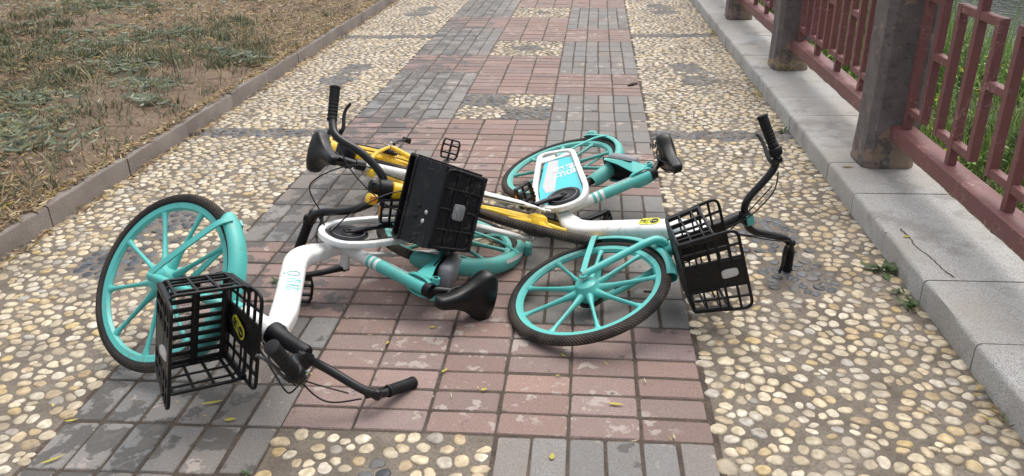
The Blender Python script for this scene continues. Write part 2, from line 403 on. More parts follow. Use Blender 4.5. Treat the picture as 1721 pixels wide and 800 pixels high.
sheet('path_bed', np.concatenate([np.linspace(-2.92, -1.95, 26), [-1.0], np.linspace(0.0, 0.86, 24)]), np.concatenate([np.linspace(-4, 12, 420), np.linspace(12.1, 45, 30)]), lambda X, Y: -0.0048 + 0.0012 * fbm(X, Y, 9, 77, 2), M['cement'])

# ---- kerb on the left: precast blocks, and granite slabs under the railing
def blocks(name, x0, x1, z0, z1, ys, mat, gap, ch, tilt, chx, seed):
    r = np.random.RandomState(seed); mb = MB()
    for a, b in zip(ys[:-1], ys[1:]):
        dz = r.randn() * tilt; dx = r.randn() * tilt; n = 7
        V = []; sec = [(x0, z0), (x0, z1 - ch), (x0 + ch * .35, z1 - ch * .3), (x0 + ch, z1), (x1 - ch, z1), (x1 - ch * .35, z1 - ch * .3), (x1, z1 - ch), (x1, z0)]
        for i in range(n):
            y = a + gap / 2 + (b - a - gap) * i / (n - 1)
            for (x, z) in sec:
                e = 0.004 if i in (0, n - 1) and z > z0 else 0
                V.append((x + dx + r.randn() * 0.0012, y, z + dz - e + r.randn() * 0.0008))
        k = len(sec); F = []
        for i in range(n - 1):
            for q in range(k - 1): F.append((i * k + q, i * k + q + 1, (i + 1) * k + q + 1, (i + 1) * k + q))
        F.append(tuple(range(k))); F.append(tuple((n - 1) * k + q for q in range(k - 1, -1, -1)))
        mb.add(V, F)
    o = mb.build(name, mat, sharp=50); o['kind'] = 'structure'; return o
ky = [1.408 + 0.70 * i for i in range(-6, 60)]
blocks('kerb', KERB_L - 0.075, KERB_L, -0.1, 0.105, ky, M['kerbstone'], 0.008, 0.008, 0.003, 0, 3)
sy = [2.16 - 0.432 * 12 + 0.432 * i for i in range(0, 95)]
blocks('granite_ledge', KERB_R, KERB_R + 0.43, -0.2, 0.10, sy, M['granite'], 0.0055, 0.016, 0.0006, 0, 4)
# crack running through one slab (a thin dark strip laid on the slab top)
cr = MB(); cp = spline([(0.905, 1.318, 0), (0.912, 1.23, 0), (0.905, 1.15, 0), (0.925, 1.05, 0), (0.93, 0.96, 0), (0.948, 0.885, 0)], 6)
cr.sweep([(p.x + rs.randn() * 0.0015, p.y, 0.1014) for p in cp], [(0.003, 0), (0, 0.001), (-0.003, 0), (0, -0.001)], hint=(0, 0, 1))
o = cr.build('slab_crack', M['mortar']); o['kind'] = 'structure'

# ---- brick band
PINK, GREY = (0.235, 0.163, 0.145), (0.190, 0.182, 0.172)
SEC = []
def brick_layout():
    L = []
    for k0 in range(-36, 400, 6):       # left strip -1.944..-1.296, right strip -0.648..0, middle
        m18 = k0 % 18
        for name, X0, pink in (('L', -18, m18 == 6), ('R', -6, m18 == 0)):
            if pink:
                for r in range(6):
                    for c in range(3): L.append(((X0 + 2 * c) * U, (k0 + r) * U, 2 * U, U, PINK))
            else:
                for r in range(3):
                    for c in range(6): L.append(((X0 + c) * U, (k0 + 2 * r) * U, U, 2 * U, GREY))
        if m18 != 12:
            for r in range(6):
                for c in range(3): L.append(((-12 + 2 * c) * U, (k0 + r) * U, 2 * U, U, PINK))
    return L
bl = brick_layout(); V = []; C = []; 
for (x, y, w, h, col) in bl:
    g = 0.0036 + abs(rs.randn()) * 0.0012; jx, jy = rs.randn(2) * 0.0012; th = rs.randn() * 0.006; dz = max(-.0012, rs.randn() * 0.0008); tx, ty = np.clip(rs.randn(2) * 0.004, -.007, .007)
    cx, cy = x + w / 2 + jx, y + h / 2 + jy; hx, hy = w / 2 - g, h / 2 - g
    for lev, (ins, z) in enumerate(((0, -0.02), (0, -0.0035), (0.003, 0.0), )):
        for sx, sy_ in ((-1, -1), (1, -1), (1, 1), (-1, 1)):
            cc = 0.006 if lev else 0.004
            # each corner doubled for a worn, cut-off arris
            for q in ((0, 1), (1, 0)) if sx * sy_ > 0 else ((1, 0), (0, 1)):
                ux = sx * (hx - ins - (cc if q[0] else 0)); uy = sy_ * (hy - ins - (cc if q[1] else 0))
                ux += rs.randn() * 0.0006; uy += rs.randn() * 0.0006
                V.append((cx + ux * math.cos(th) - uy * math.sin(th), cy + ux * math.sin(th) + uy * math.cos(th), z + dz + tx * ux + ty * uy))
    t = 1 + rs.randn() * 0.10; hue = rs.randn() * 0.03
    c = np.array(col) * t * (1 + hue, 1, 1 - hue)
    C += [c] * 24
V = np.array(V); V[:, :2] = warp(V[:, :2]) if False else V[:, :2]
xy = V[:, :2].copy(); ycl = np.clip(xy[:, 1], -1.6, 9.5)
B = np.stack([1 + 0 * ycl, xy[:, 0], ycl, xy[:, 0] ** 2, xy[:, 0] * ycl, ycl ** 2], 1); V[:, :2] = xy + B @ WARP
nb = len(bl); base = np.arange(nb)[:, None, None] * 24
q = np.arange(8); q2 = (q + 1) % 8
Fs = np.concatenate([np.stack([l * 8 + q, l * 8 + q2, (l + 1) * 8 + q2, (l + 1) * 8 + q], -1) for l in (0, 1)])[None]
F1 = (base + Fs).reshape(-1, 4); F2 = (base[:, 0] + 16 + q[None]).reshape(-1, 8)
np_mesh('brick_paving', V, [F1, F2], M['brick'], np.array(C), smooth=False, kind='structure')
bed = sheet('brick_joints', np.array([-1.955, 0.015]), np.linspace(-4, 43, 200), lambda X, Y: 0 * X - 0.0032, M['mortar'])
me = bed.data; co = np.zeros(len(me.vertices) * 3); me.vertices.foreach_get('co', co); co = co.reshape(-1, 3)
ycl = np.clip(co[:, 1], -1.6, 9.5); Bq = np.stack([1 + 0 * ycl, co[:, 0], ycl, co[:, 0] ** 2, co[:, 0] * ycl, ycl ** 2], 1); co[:, :2] += Bq @ WARP
me.vertices.foreach_set('co', co.ravel()); me.update()

# ---- pebble mosaics
DARK_SPOTS = []                        # (cx, cy, rx, ry, angle)
for y0 in (1.28 - 3.27, 1.28, 4.55, 7.82, 11.1):
    for cx, s in ((0.42, 1), (-2.37, -1)):
        DARK_SPOTS += [(cx - 0.01 * s, y0 + 0.22, 0.125, 0.165, 0.3 * s), (cx + 0.03 * s, y0 - 0.22, 0.145, 0.165, -0.2 * s), (cx, y0 + 0.02, 0.19, 0.03, 0.0)]
LINES = [2.92 + 3.26 * i for i in range(-2, 5)]
def classify(P, zone):
    d = np.zeros(len(P), bool)
    if zone == 'side':
        for cx, cy, rx, ry, a in DARK_SPOTS:
            u = P[:, 0] - cx; v = P[:, 1] - cy; uu = u * math.cos(a) + v * math.sin(a); vv = -u * math.sin(a) + v * math.cos(a)
            d |= (uu / rx) ** 2 + (vv / ry) ** 2 < 1
        for ly in LINES: d |= np.abs(P[:, 1] - ly) < 0.085
    return d
def voronoi_pebbles(P, gap, rcap, seed, nseg=14, squash=1.0):
    """P (n,2) -> radius profile (n,nseg) inside its voronoi cell"""
    r = np.random.RandomState(seed); n = len(P); th = np.arange(nseg) * 2 * math.pi / nseg
    cell = 0.16; key = {}
    gi = np.floor(P / cell).astype(int)
    for i, (a, b) in enumerate(gi): key.setdefault((a, b), []).append(i)
    rad = np.full((n, nseg), 1.0); cs, sn = np.cos(th), np.sin(th)
    for (a, b), idx in key.items():
        nb = [j for da in (-1, 0, 1) for db in (-1, 0, 1) for j in key.get((a + da, b + db), [])]
        Q = P[nb]; I = np.array(idx); D = Q[None] - P[I][:, None]; dd = np.sqrt((D ** 2).sum(-1)); dd[dd < 1e-9] = 9
        cosv = (D[..., 0:1] * cs + D[..., 1:2] * sn) / dd[..., None]
        rr = np.where(cosv > 0.05, (dd[..., None] / 2) / np.maximum(cosv, 0.05), 9)
        rad[I] = rr.min(1)
    rad = np.maximum(rad - gap, 0.008)
    ang = r.rand(n) * math.pi; el = 0.56 + 0.44 * r.rand(n); cap = rcap * (0.8 + 0.4 * r.rand(n))
    ra = cap[:, None] / np.sqrt(np.cos(th[None] - ang[:, None]) ** 2 + (np.sin(th[None] - ang[:, None]) / el[:, None]) ** 2)
    p = 6.0; rad = (rad ** -p + ra ** -p) ** (-1 / p)
    for _ in range(2): rad = (np.roll(rad, 1, 1) + 2 * rad + np.roll(rad, -1, 1)) / 4
    rad *= 1 + 0.05 * r.randn(n, nseg)
    return rad * (0.80 + 0.2 * r.rand(n) ** .5)[:, None]
PV, PC, PF, poff = [], [], [], 0
def add_pebbles(P, dark, gap, rcap, seed, nseg, keep=None, zb=-0.007, hmul=1.0):
    global poff
    rad = voronoi_pebbles(P, gap, rcap, seed, nseg)
    if keep is not None: P, dark, rad = P[keep], dark[keep], rad[keep]
    n = len(P); r = np.random.RandomState(seed + 1); th = np.arange(nseg) * 2 * math.pi / nseg
    mean = rad.mean(1); H = np.clip(mean * (0.22 + 0.12 * r.rand(n)), 0.0052, 0.0115) * hmul
    prof = [(1.0, -0.1), (0.985, 0.30), (0.90, 0.62), (0.68, 0.88), (0.35, 0.99)] if nseg > 10 else [(1.0, -0.1), (0.93, 0.5), (0.6, 0.92)]
    tl = r.randn(n, 2) * 0.10; V = []
    for s, h in prof:
        x = rad * s * np.cos(th); y = rad * s * np.sin(th)
        V.append(np.stack([P[:, :1] + x, P[:, 1:] + y, zb + H[:, None] * h + tl[:, :1] * x * h + tl[:, 1:] * y * h], -1))
    V = np.concatenate(V + [np.stack([P[:, 0], P[:, 1], zb + H * 1.0], -1)[:, None]], 1)
    k = V.shape[1]; L = len(prof); q = np.arange(nseg); q2 = (q + 1) % nseg
    Fq = np.concatenate([np.stack([l * nseg + q, l * nseg + q2, (l + 1) * nseg + q2, (l + 1) * nseg + q], -1) for l in range(L - 1)])
    Ft = np.stack([(L - 1) * nseg + q, (L - 1) * nseg + q2, 0 * q + k - 1], -1)
    b = poff + np.arange(n)[:, None, None] * k
    PF.append((b + Fq[None]).reshape(-1, 4)); PF.append((b + Ft[None]).reshape(-1, 3))
    pal = np.array([(.60, .50, .34), (.66, .58, .43), (.70, .64, .52), (.56, .44, .25), (.62, .55, .40), (.45, .43, .39), (.52, .41, .26), (.72, .67, .57), (.60, .46, .22), (.35, .33, .30)])
    w = np.array([.2, .2, .15, .09, .15, .05, .06, .06, .035, .005]); w /= w.sum()
    c = pal[r.choice(len(pal), n, p=w)] * (0.62 + 0.34 * r.rand(n, 1)) * np.array((1.0, 0.98, 0.98))
    dc = np.array((.055, .066, .085)) * (0.5 + 1.3 * r.rand(n, 1) ** 1.5); c = np.where(dark[:, None], dc, c)
    PV.append(V.reshape(-1, 3)); PC.append(np.repeat(c, k, 0)); poff += n * k
def lattice(x0, x1, y0, y1, a, b, seed, jit=0.30, relax=4):
    r = np.random.RandomState(seed); nx = max(1, int(round((x1 - x0) / a))); ny = max(1, int(round((y1 - y0) / b)))
    P = []
    for j in range(ny):
        for i in range(nx):
            P.append((x0 + (i + 0.5 + (0.25 if j % 2 else -0.25)) * (x1 - x0) / nx + r.randn() * jit * a, y0 + (j + 0.5) * (y1 - y0) / ny + r.randn() * jit * b))
    P = np.array(P); P[:, 0] = np.clip(P[:, 0], x0 + a * .35, x1 - a * .35); P[:, 1] = np.clip(P[:, 1], y0 + b * .35, y1 - b * .35)
    return P
def side_strip(xa, xb, seed):
    """pebbles between world x bounds given as functions of y"""
    for (y0, y1, nseg) in ((-1.3, 3.4, 14), (3.4, 6.4, 12), (6.4, 13.0, 8)):
        P = lattice(0, 1, y0, y1, (0.053 if nseg == 14 else 0.050) / (xb(1) - xa(1)), 0.0425 if nseg == 14 else 0.042, seed + int(y0 * 7) % 97)
        P = np.stack([xa(P[:, 1]) + P[:, 0] * (xb(P[:, 1]) - xa(P[:, 1])), P[:, 1]], 1)
        # worn-out gaps where pebbles have sunk or gone
        r = np.random.RandomState(seed + 5); keep = r.rand(len(P)) > 0.012
        keep &= fbm(P[:, 0], P[:, 1], 7.1, seed, 2) < 1.7
        dk = classify(P, 'side')
        add_pebbles(P, dk, 0.0030 if nseg == 14 else 0.0022, 0.042, seed + nseg, nseg, keep, hmul=1.0 if nseg == 14 else 0.8)
ys_ = np.linspace(-2, 14, 60); ex = np.array([edge_x(y) for y in ys_])
XL = lambda y: np.interp(y, ys_, ex[:, 0]); XR = lambda y: np.interp(y, ys_, ex[:, 1])
side_strip(lambda y: XR(y) + 0.006, lambda y: 0 * np.asarray(y) + KERB_R - 0.004, 21)
side_strip(lambda y: 0 * np.asarray(y) + KERB_L + 0.006, lambda y: XL(y) - 0.006, 43)
for si, k0 in enumerate(range(-6, 120, 18)):     # mosaic squares in the middle strip
    y0 = k0 * U; r = np.random.RandomState(100 + k0); a = 0.058 if k0 < 0 else 0.054
    P = lattice(-12 * U + 0.01, -6 * U - 0.01, y0 + 0.01, y0 + 6 * U - 0.01, a, a * 0.92, 200 + k0, 0.40 if k0 < 0 else 0.26)
    u = (P[:, 0] + 9 * U) / (3 * U); v = (P[:, 1] - y0 - 3 * U) / (3 * U)
    if si == 2: dk = (u * v < 0)
    elif si == 0: dk = (u - 0.05) ** 2 + (v - 0.45) ** 2 < 0.045
    else: dk = (u ** 2 + v ** 2) < (0.16 if si % 2 else 0.06)
    if si == 0: keep = np.ones(len(P), bool)
    else: keep = np.ones(len(P), bool)
    P = warp(P); add_pebbles(P, dk, 0.0045, a * 0.6, 300 + k0, 14 if si < 3 else 9, keep, zb=-0.0032, hmul=0.8)
fq = [f for f in PF if f.shape[1] == 4]; ft = [f for f in PF if f.shape[1] == 3]
np_mesh('pebble_mosaic', np.concatenate(PV), [np.concatenate(fq), np.concatenate(ft)], M['pebble'], np.concatenate(PC), kind='structure')
# cement under the mosaic squares
ms = MB()
for k0 in range(-6, 120, 18):
    q4 = warp([(-12 * U + .004, k0 * U + .004), (-6 * U - .004, k0 * U + .004), (-6 * U - .004, (k0 + 6) * U - .004), (-12 * U + .004, (k0 + 6) * U - .004)])
    ms.add([(x, y, -0.0012 + 0.0) for x, y in q4], [(0, 1, 2, 3)])
for v in range(len(ms.v)): ms.v[v] = (ms.v[v][0], ms.v[v][1], -0.0022)
o = ms.build('mosaic_bed', M['cement'], smooth=False); o['kind'] = 'structure'

# ---- railing posts and panels
def make_post(name, x, y, label):
    e = bpy.data.objects.new(name, None); COL.objects.link(e); e.location = (x, y, 0.10); tag(e, label, 'post', 'concrete railing posts')
    mb = MB(); r = np.random.RandomState(int(y * 100) % 1000)
    hx, hy, ch = 0.118, 0.118, 0.032; sec0 = []
    for a, b in ((1, 1), (-1, 1), (-1, -1), (1, -1)):
        c1 = (a * hx, b * (hy - ch)); c2 = (a * (hx - ch), b * hy)
        sec0 += [c1, c2] if a * b > 0 else [c2, c1]
    pts = [(0, 0, z) for z in (0.0, 0.012, 0.03, 0.08, 0.2, 0.5, 0.8, 1.1, 1.30)]
    sc = [1.03, 1.07, 1.04, 1.03, 1.0, 1.0, 1.0, 1.0, 1.0]
    sub = []
    for i in range(len(sec0)):
        a, b = sec0[i], sec0[(i + 1) % len(sec0)]
        for t in (0, 0.25, 0.5, 0.75): sub.append((a[0] + (b[0] - a[0]) * t, a[1] + (b[1] - a[1]) * t))
    V = []; F = []; k = len(sub)
    for (px, py, pz), s_ in zip(pts, sc):
        for (u, v) in sub:
            nn = noise.noise(Vector((u * 20 + x, v * 20 + y, pz * 9))) * (0.006 if pz < 0.3 else 0.002)
            V.append((u * (s_ + nn * 8), v * (s_ + nn * 8), pz))
    for i in range(len(pts) - 1):
        for q in range(k): F.append((i * k + q, i * k + (q + 1) % k, (i + 1) * k + (q + 1) % k, (i + 1) * k + q))
    F.append(tuple((len(pts) - 1) * k + q for q in range(k))); mb.add(V, F); mb.build('shaft', M['post'], e, sharp=35)
    cp = MB(); cp.box((0, 0, 1.345), (0.27, 0.27, 0.085), 0.02); cp.box((0, 0, 1.405), (0.20, 0.20, 0.035), 0.012); cp.build('cap', M['post'], e)
    return e
PX = 1.095; py0 = 2.172; pitch = 2.155
plabels = {-1: 'dark railing post beyond the near end of the last panel', 0: 'largest dark weathered post with a pale peeled streak, nearest on the granite ledge', 1: 'middle dark railing post with a tuft of dry straw at its foot',
           2: 'small dark post with a broad pale patch at its foot, third along the ledge', 3: 'farthest railing post at the top edge of the photo'}
for i in (0, 1, 2, 3): make_post('railing_post', PX, py0 + pitch * i + (0.08 if i == 2 else 0), plabels[i])
def make_panel(y0, y1, label):
    """lattice panel: beam, tall pickets every .153 m, U frames tied in threes; y1 far end, y0 near end"""
    x = 1.125
    e = bpy.data.objects.new('railing', None); COL.objects.link(e); e.location = (x, y0, 0.10); tag(e, label, 'railing', 'red brown railing panels')
    L = y1 - y0; zb = 0.225; zt = 1.02; w = 0.036
    b = MB(); b.box((0, L / 2, zb - 0.036), (0.10, L, 0.072), 0.004); b.build('bottom_beam', M['rail'], e)
    t = MB(); t.box((0, L / 2, zt), (0.08, L, 0.06), 0.006); t.build('top_rail', M['rail'], e)
    p = L / 12.2; z1, z2, z3 = 0.315, 0.605, 0.835
    y = lambda k: L - (k + 0.35) * p
    for k in range(0, 12):
        kind = k % 3
        bar = MB()
        lo = (zb + 0.0005) if kind == 0 else z1 - w / 2
        hi = zt - 0.0305 if kind == 0 else z3 + w / 2
        bar.box((0, y(k), (lo + hi) / 2), (w, w, hi - lo), 0.002); bar.build('picket', M['rail'], e)
    def link(k0, k1, z):
        a, c = y(k1) + w / 2 + 0.0005, y(k0) - w / 2 - 0.0005
        m = MB(); m.box((0, (a + c) / 2, z), (w - 0.003, c - a, w - 0.003), 0.002); m.build('crosspiece', M['rail'], e)
    for k in range(0, 12, 3):
        for z in (z1, z3):
            if k > 0: link(k - 1, k, z)
            if k + 1 < 12: link(k, k + 1, z)
        if k + 2 < 12: link(k + 1, k + 2, z2)
    return e
hb = 0.112
make_panel(-0.01 - 0.0, py0 - hb, 'nearest red brown lattice railing panel, right of the largest post')
make_panel(py0 + hb, py0 + pitch - hb, 'red brown lattice railing panel between the largest post and the post with straw')
make_panel(py0 + pitch + hb, py0 + 2 * pitch + 0.08 - hb, 'red brown lattice panel seen behind the middle post, only its lower bars in view')
make_panel(py0 + 2 * pitch + 0.08 + hb, py0 + 3 * pitch - hb, 'farthest lattice railing panel at the top edge')
# ------------------------------------------------------------------ vegetation and litter
def blades(name, P, h, w, lean, az, col, mat=M['leaf'], S=3, lift=0.0, droop=1.0, kind='stuff', face=None):
    """P (n,3) bases; blades bend over in direction az by lean"""
    n = len(P); t = np.linspace(0, 1, S + 1); d = np.stack([np.cos(az), np.sin(az)], 1)
    fa = az + math.pi / 2 if face is None else face
    s = np.stack([np.cos(fa), np.sin(fa)], 1); V = []
    for i, ti in enumerate(t):
        out = lean * h * ti ** (1 + droop); up = h * ti * np.sqrt(np.clip(1 - (lean * ti) ** 2 * 0.75, 0.03, 1)) + lift
        c = np.stack([P[:, 0] + d[:, 0] * out, P[:, 1] + d[:, 1] * out, P[:, 2] + up], 1)
        if i == S: V.append(c[:, None]); break
        ww = w * (1 - ti ** 1.6) * (0.7 + 0.3 * math.sin(math.pi * min(1, ti + .25)))
        off = np.concatenate([s * ww[:, None] / 2, np.zeros((n, 1))], 1)
        V.append(np.stack([c - off, c + off], 1))
    V = np.concatenate(V, 1); k = V.shape[1]
    b = np.arange(n)[:, None, None] * k
    q = np.array([(2 * i, 2 * i + 1, 2 * i + 3, 2 * i + 2) for i in range(S - 1)]); tr = np.array([(2 * S - 2, 2 * S - 1, 2 * S)])
    o = np_mesh(name, V.reshape(-1, 3), [(b + q[None]).reshape(-1, 4), (b + tr[None]).reshape(-1, 3)], mat, np.repeat(col, k, 0), smooth=True)
    return o
def flats(P, L, W, az, tilt, roll, col, curl=0.15):
    """flat leaf shapes: 6-gon lens bent a little"""
    n = len(P); d = np.stack([np.cos(az) * np.cos(tilt), np.sin(az) * np.cos(tilt), np.sin(tilt)], 1)
    s = np.stack([-np.sin(az), np.cos(az), 0 * az], 1); s = s * np.cos(roll)[:, None] + np.array([0, 0, 1.0]) * np.sin(roll)[:, None]
    pts = [(-.5, 0), (-.18, .42), (.2, .36), (.5, 0), (.2, -.36), (-.18, -.42)]
    V = np.stack([P + d * (a * L)[:, None] + s * (b * W)[:, None] + np.array([0, 0, 1.0]) * ((curl * L * (a * a * 2)))[:, None] for a, b in pts], 1)
    F = np.arange(n)[:, None] * 6 + np.array([[0, 1, 2, 3]]); F2 = np.arange(n)[:, None] * 6 + np.array([[0, 3, 4, 5]])
    return V.reshape(-1, 3), [F, F2], np.repeat(col, 6, 0)
def pick(r, pal, n, w=None):
    pal = np.array(pal); c = pal[r.choice(len(pal), n, p=None if w is None else np.array(w) / sum(w))]
    return c * (0.7 + 0.6 * r.rand(n, 1))
def zl(x, y): return zbank(np.asarray(x), np.asarray(y))
r = np.random.RandomState(11)
# dry leaf litter on the bank
n = 85000; y = -0.3 + 11.5 * r.rand(n) ** 1.25; x = -2.95 - (1.2 + y * 0.75) * r.rand(n) ** 1.1
x = np.where(r.rand(n) < .09, -2.985 + r.randn(n) * .035, x); x = np.where(r.rand(n) < .008, -2.89 + np.abs(r.randn(n)) * .03, x)
dens = fbm(x, y, 1.3, 31, 3); keep = (dens > -0.12 - 0.6 * r.rand(n)) | (x > -3.0); x, y = x[keep], y[keep]; n = len(x)
z = np.where(x > KERB_L, 0.004, np.where(x > -2.985, 0.1055, zl(x, y) + 0.006)) + 0.012 * r.rand(n)
c = pick(r, [(.30, .20, .10), (.38, .28, .15), (.46, .36, .21), (.20, .125, .07), (.50, .42, .28), (.42, .33, .06), (.16, .17, .09), (.11, .075, .05)], n, [3, 3, 2, 3, 1, .5, 1.2, 2])
Vf, Ff, Cf = flats(np.stack([x, y, z], 1), 0.02 + 0.065 * r.rand(n) ** 1.5, 0.005 + 0.010 * r.rand(n), r.rand(n) * 6.28, r.randn(n) * 0.3, r.randn(n) * 0.6, c)
tag(np_mesh('leaf_litter', Vf, Ff, M['leaf'], Cf), 'dry brown and straw coloured leaf litter covering the soil bank', 'leaf litter', kind='stuff')
# grey green fallen willow-like leaves in drifts
cl = [(-4.3, 5.2, .5), (-4.6, 4.7, .55), (-5.3, 6.2, .8), (-3.5, 3.5, .22), (-3.9, 3.9, .3), (-4.1, 3.1, .3), (-6.2, 6.9, .9), (-3.5, 2.25, .3), (-3.9, 2.6, .4), (-3.3, 3.1, .12), (-5.0, 7.6, .8), (-3.25, 4.5, .2), (-3.6, 1.7, .25)]
xs, ys2 = [], []
for cx, cy, s in cl:
    m = int(70 + 90 * s); xs.append(cx + r.randn(m) * s * .55); ys2.append(cy + r.randn(m) * s * .4)
x = np.minimum(np.concatenate(xs), -3.0); y = np.concatenate(ys2); n = len(x)
c = pick(r, [(.14, .17, .12), (.20, .23, .16), (.09, .12, .07), (.27, .29, .22), (.14, .16, .07)], n)
Vf, Ff, Cf = flats(np.stack([x, y, zl(x, y) + 0.02 + 0.025 * r.rand(n)], 1), 0.05 + 0.09 * r.rand(n), 0.008 + 0.010 * r.rand(n), r.rand(n) * 6.28, r.randn(n) * 0.2, r.randn(n) * 0.5, c, 0.25)
tag(np_mesh('fallen_willow_leaves', Vf, Ff, M['leaf'], Cf), 'drifts of long grey green fallen leaves lying on the soil bank', 'leaves', kind='stuff')
# short sparse grass
tx, ty = [], []
n = 5200; y = 0.2 + 11.5 * r.rand(n) ** 1.2; x = -3.02 - (1.2 + y * 0.75) * r.rand(n); d = fbm(x, y, 1.1, 77, 3)
keep = (d > 0.05) | (r.rand(n) < .10) | ((y > 8.5) & (r.rand(n) < .6)) | ((x < -3.6 - y * .12) & (y < 5) & (r.rand(n) < .35)); x, y = x[keep], y[keep]
k = 16; bx = np.repeat(x, k) + r.randn(len(x) * k) * 0.035; by = np.repeat(y, k) + r.randn(len(x) * k) * 0.035; bx = np.minimum(bx, -2.99); n = len(bx)
hh = np.repeat(0.045 + 0.085 * r.rand(len(x)) + 0.07 * (y > 7.8), k) * (0.6 + 0.7 * r.rand(n))
o = blades('grass', np.stack([bx, by, zl(bx, by) - 0.005], 1), hh, 0.005 + 0.005 * r.rand(n), 0.55 + 0.75 * r.rand(n), r.rand(n) * 6.28, pick(r, [(.06, .085, .035), (.09, .115, .055), (.045, .062, .03), (.20, .17, .09), (.11, .13, .07)], n), S=3)
tag(o, 'sparse dull green grass tufts on the dry soil bank', 'grass', kind='stuff')
# flattened strands, dry and half green, matted over the soil
n = 10000; y = 0.0 + 10.5 * r.rand(n) ** 1.2; x = -3.0 - (1.2 + y * 0.75) * r.rand(n); d = fbm(x, y, 1.7, 41, 3); keep = d > 0.0; x, y = x[keep], y[keep]; n = len(x)
o = blades('dry_grass', np.stack([x, y, zl(x, y) + 0.004], 1), 0.06 + 0.13 * r.rand(n), 0.004 + 0.004 * r.rand(n), 1.0 + 0.12 * r.rand(n), r.rand(n) * 6.28, pick(r, [(.34, .26, .14), (.22, .155, .085), (.10, .12, .055), (.44, .36, .22), (.06, .075, .04)], n, [2, 3, 3.5, 1, 3]), S=4, droop=0.4)
tag(o, 'matted dry and half green grass strands lying over the soil bank', 'dry grass', kind='stuff')
# twigs and straw lying about
tw = MB()
for i in range(260):
    yy = 0.6 + 8.5 * r.rand() ** 1.2; xx = -3.05 - (1.0 + yy * .7) * r.rand(); a = r.rand() * 6.28; L = 0.08 + 0.28 * r.rand(); zz = float(zl(xx, yy)) + 0.015
    p = [(min(xx + math.cos(a) * L * t + r.randn() * .008, -2.99), yy + math.sin(a) * L * t + r.randn() * .008, zz + 0.012 * math.sin(t * 3.1) + r.rand() * 0.006) for t in (0, .35, .7, 1)]
    tw.tube(p, [0.0022, 0.002, 0.0016, 0.001], 4)
o = tw.build('twigs', earth('dry_twig', (0.12, 0.085, 0.055), (0.20, 0.15, 0.10), (0.06, 0.045, 0.03), 20, 90)); tag(o, 'thin dry twigs scattered on the soil bank', 'twigs', kind='stuff')
st = MB(); st.tube([(-3.42, 3.75, 0.15), (-3.42, 3.75, 0.30), (-3.425, 3.752, 0.47)], [0.0035, 0.003, 0.002], 6)
o = st.build('upright_twig', M['mortar']); tag(o, 'single thin dark twig standing upright in the soil bank', 'twig')

# river side: tall grass and reeds behind the railing
zr = lambda x, y: zriv(np.asarray(x), np.asarray(y))
n = 42000; y = 0.2 + 15 * r.rand(n) ** 1.15; x = 1.42 + 2.5 * r.rand(n) ** 1.1
d = fbm(x, y, 2.1, 5, 3); keep = (d > -0.75 + 0.3 * r.rand(n)) & ~((x < 1.75) & (y < 2.0) & (r.rand(n) < .75)); x, y = x[keep], y[keep]; n = len(x)
hh = (0.20 + 0.40 * r.rand(n)) * np.clip((x - 1.30) * 1.6 + .35, .3, 1.0)
o = blades('river_grass', np.stack([x, y, zr(x, y) - 0.01], 1), hh, 0.006 + 0.008 * r.rand(n), 0.15 + 0.75 * r.rand(n), r.rand(n) * 6.28,
           pick(r, [(.11, .20, .035), (.16, .26, .05), (.065, .12, .03), (.24, .31, .07), (.12, .18, .08), (.28, .28, .12)], n, [3, 3, 2.5, 1.6, 1.5, .8]), S=4)
tag(o, 'dense bright green grass on the river bank behind the railing', 'grass', kind='stuff')
n = 420; y = 0.5 + 12 * r.rand(n); x = 1.9 + 1.9 * r.rand(n)
o = blades('reeds', np.stack([x, y, zr(x, y) - 0.01], 1), 0.5 + 0.45 * r.rand(n), 0.013 + 0.012 * r.rand(n), 0.12 + 0.5 * r.rand(n), r.rand(n) * 6.28, pick(r, [(.17, .30, .08), (.22, .34, .12), (.14, .24, .07)], n), S=6)
tag(o, 'taller broad bladed reeds standing above the river bank grass', 'reeds', kind='stuff')
n = 15000; y = 0.3 + 12 * r.rand(n); x = 1.36 + 2.2 * r.rand(n) ** 1.2
V_, F_, C_ = flats(np.stack([x, y, zr(x, y) + 0.02 + (0.30 * r.rand(n)) * np.clip((x - 1.3) * 1.5 + .3, .25, 1)], 1), 0.018 + 0.035 * r.rand(n), 0.010 + 0.02 * r.rand(n), r.rand(n) * 6.28, r.randn(n) * .5, r.randn(n) * .5,
                   pick(r, [(.12, .22, .03), (.22, .32, .05), (.45, .45, .05), (.10, .18, .05), (.52, .50, .30)], n, [4, 3, .6, 3, .5]))
tag(np_mesh('river_bank_weeds', V_, F_, M['leaf'], C_), 'small leaved weeds with yellow specks among the river bank grass', 'weeds', kind='stuff')
n = 2600; y = 0.2 + 3.0 * r.rand(n); x = 1.30 + 0.55 * r.rand(n)
o = blades('dry_straw', np.stack([x, y, zr(x, y)], 1), 0.05 + 0.12 * r.rand(n), 0.003 + 0.002 * r.rand(n), 0.6 + 0.6 * r.rand(n), r.rand(n) * 6.28, pick(r, [(.42, .35, .20), (.33, .26, .15), (.50, .44, .30)], n), S=3)
tag(o, 'pale dry straw beside the granite ledge behind the railing', 'straw', kind='stuff')
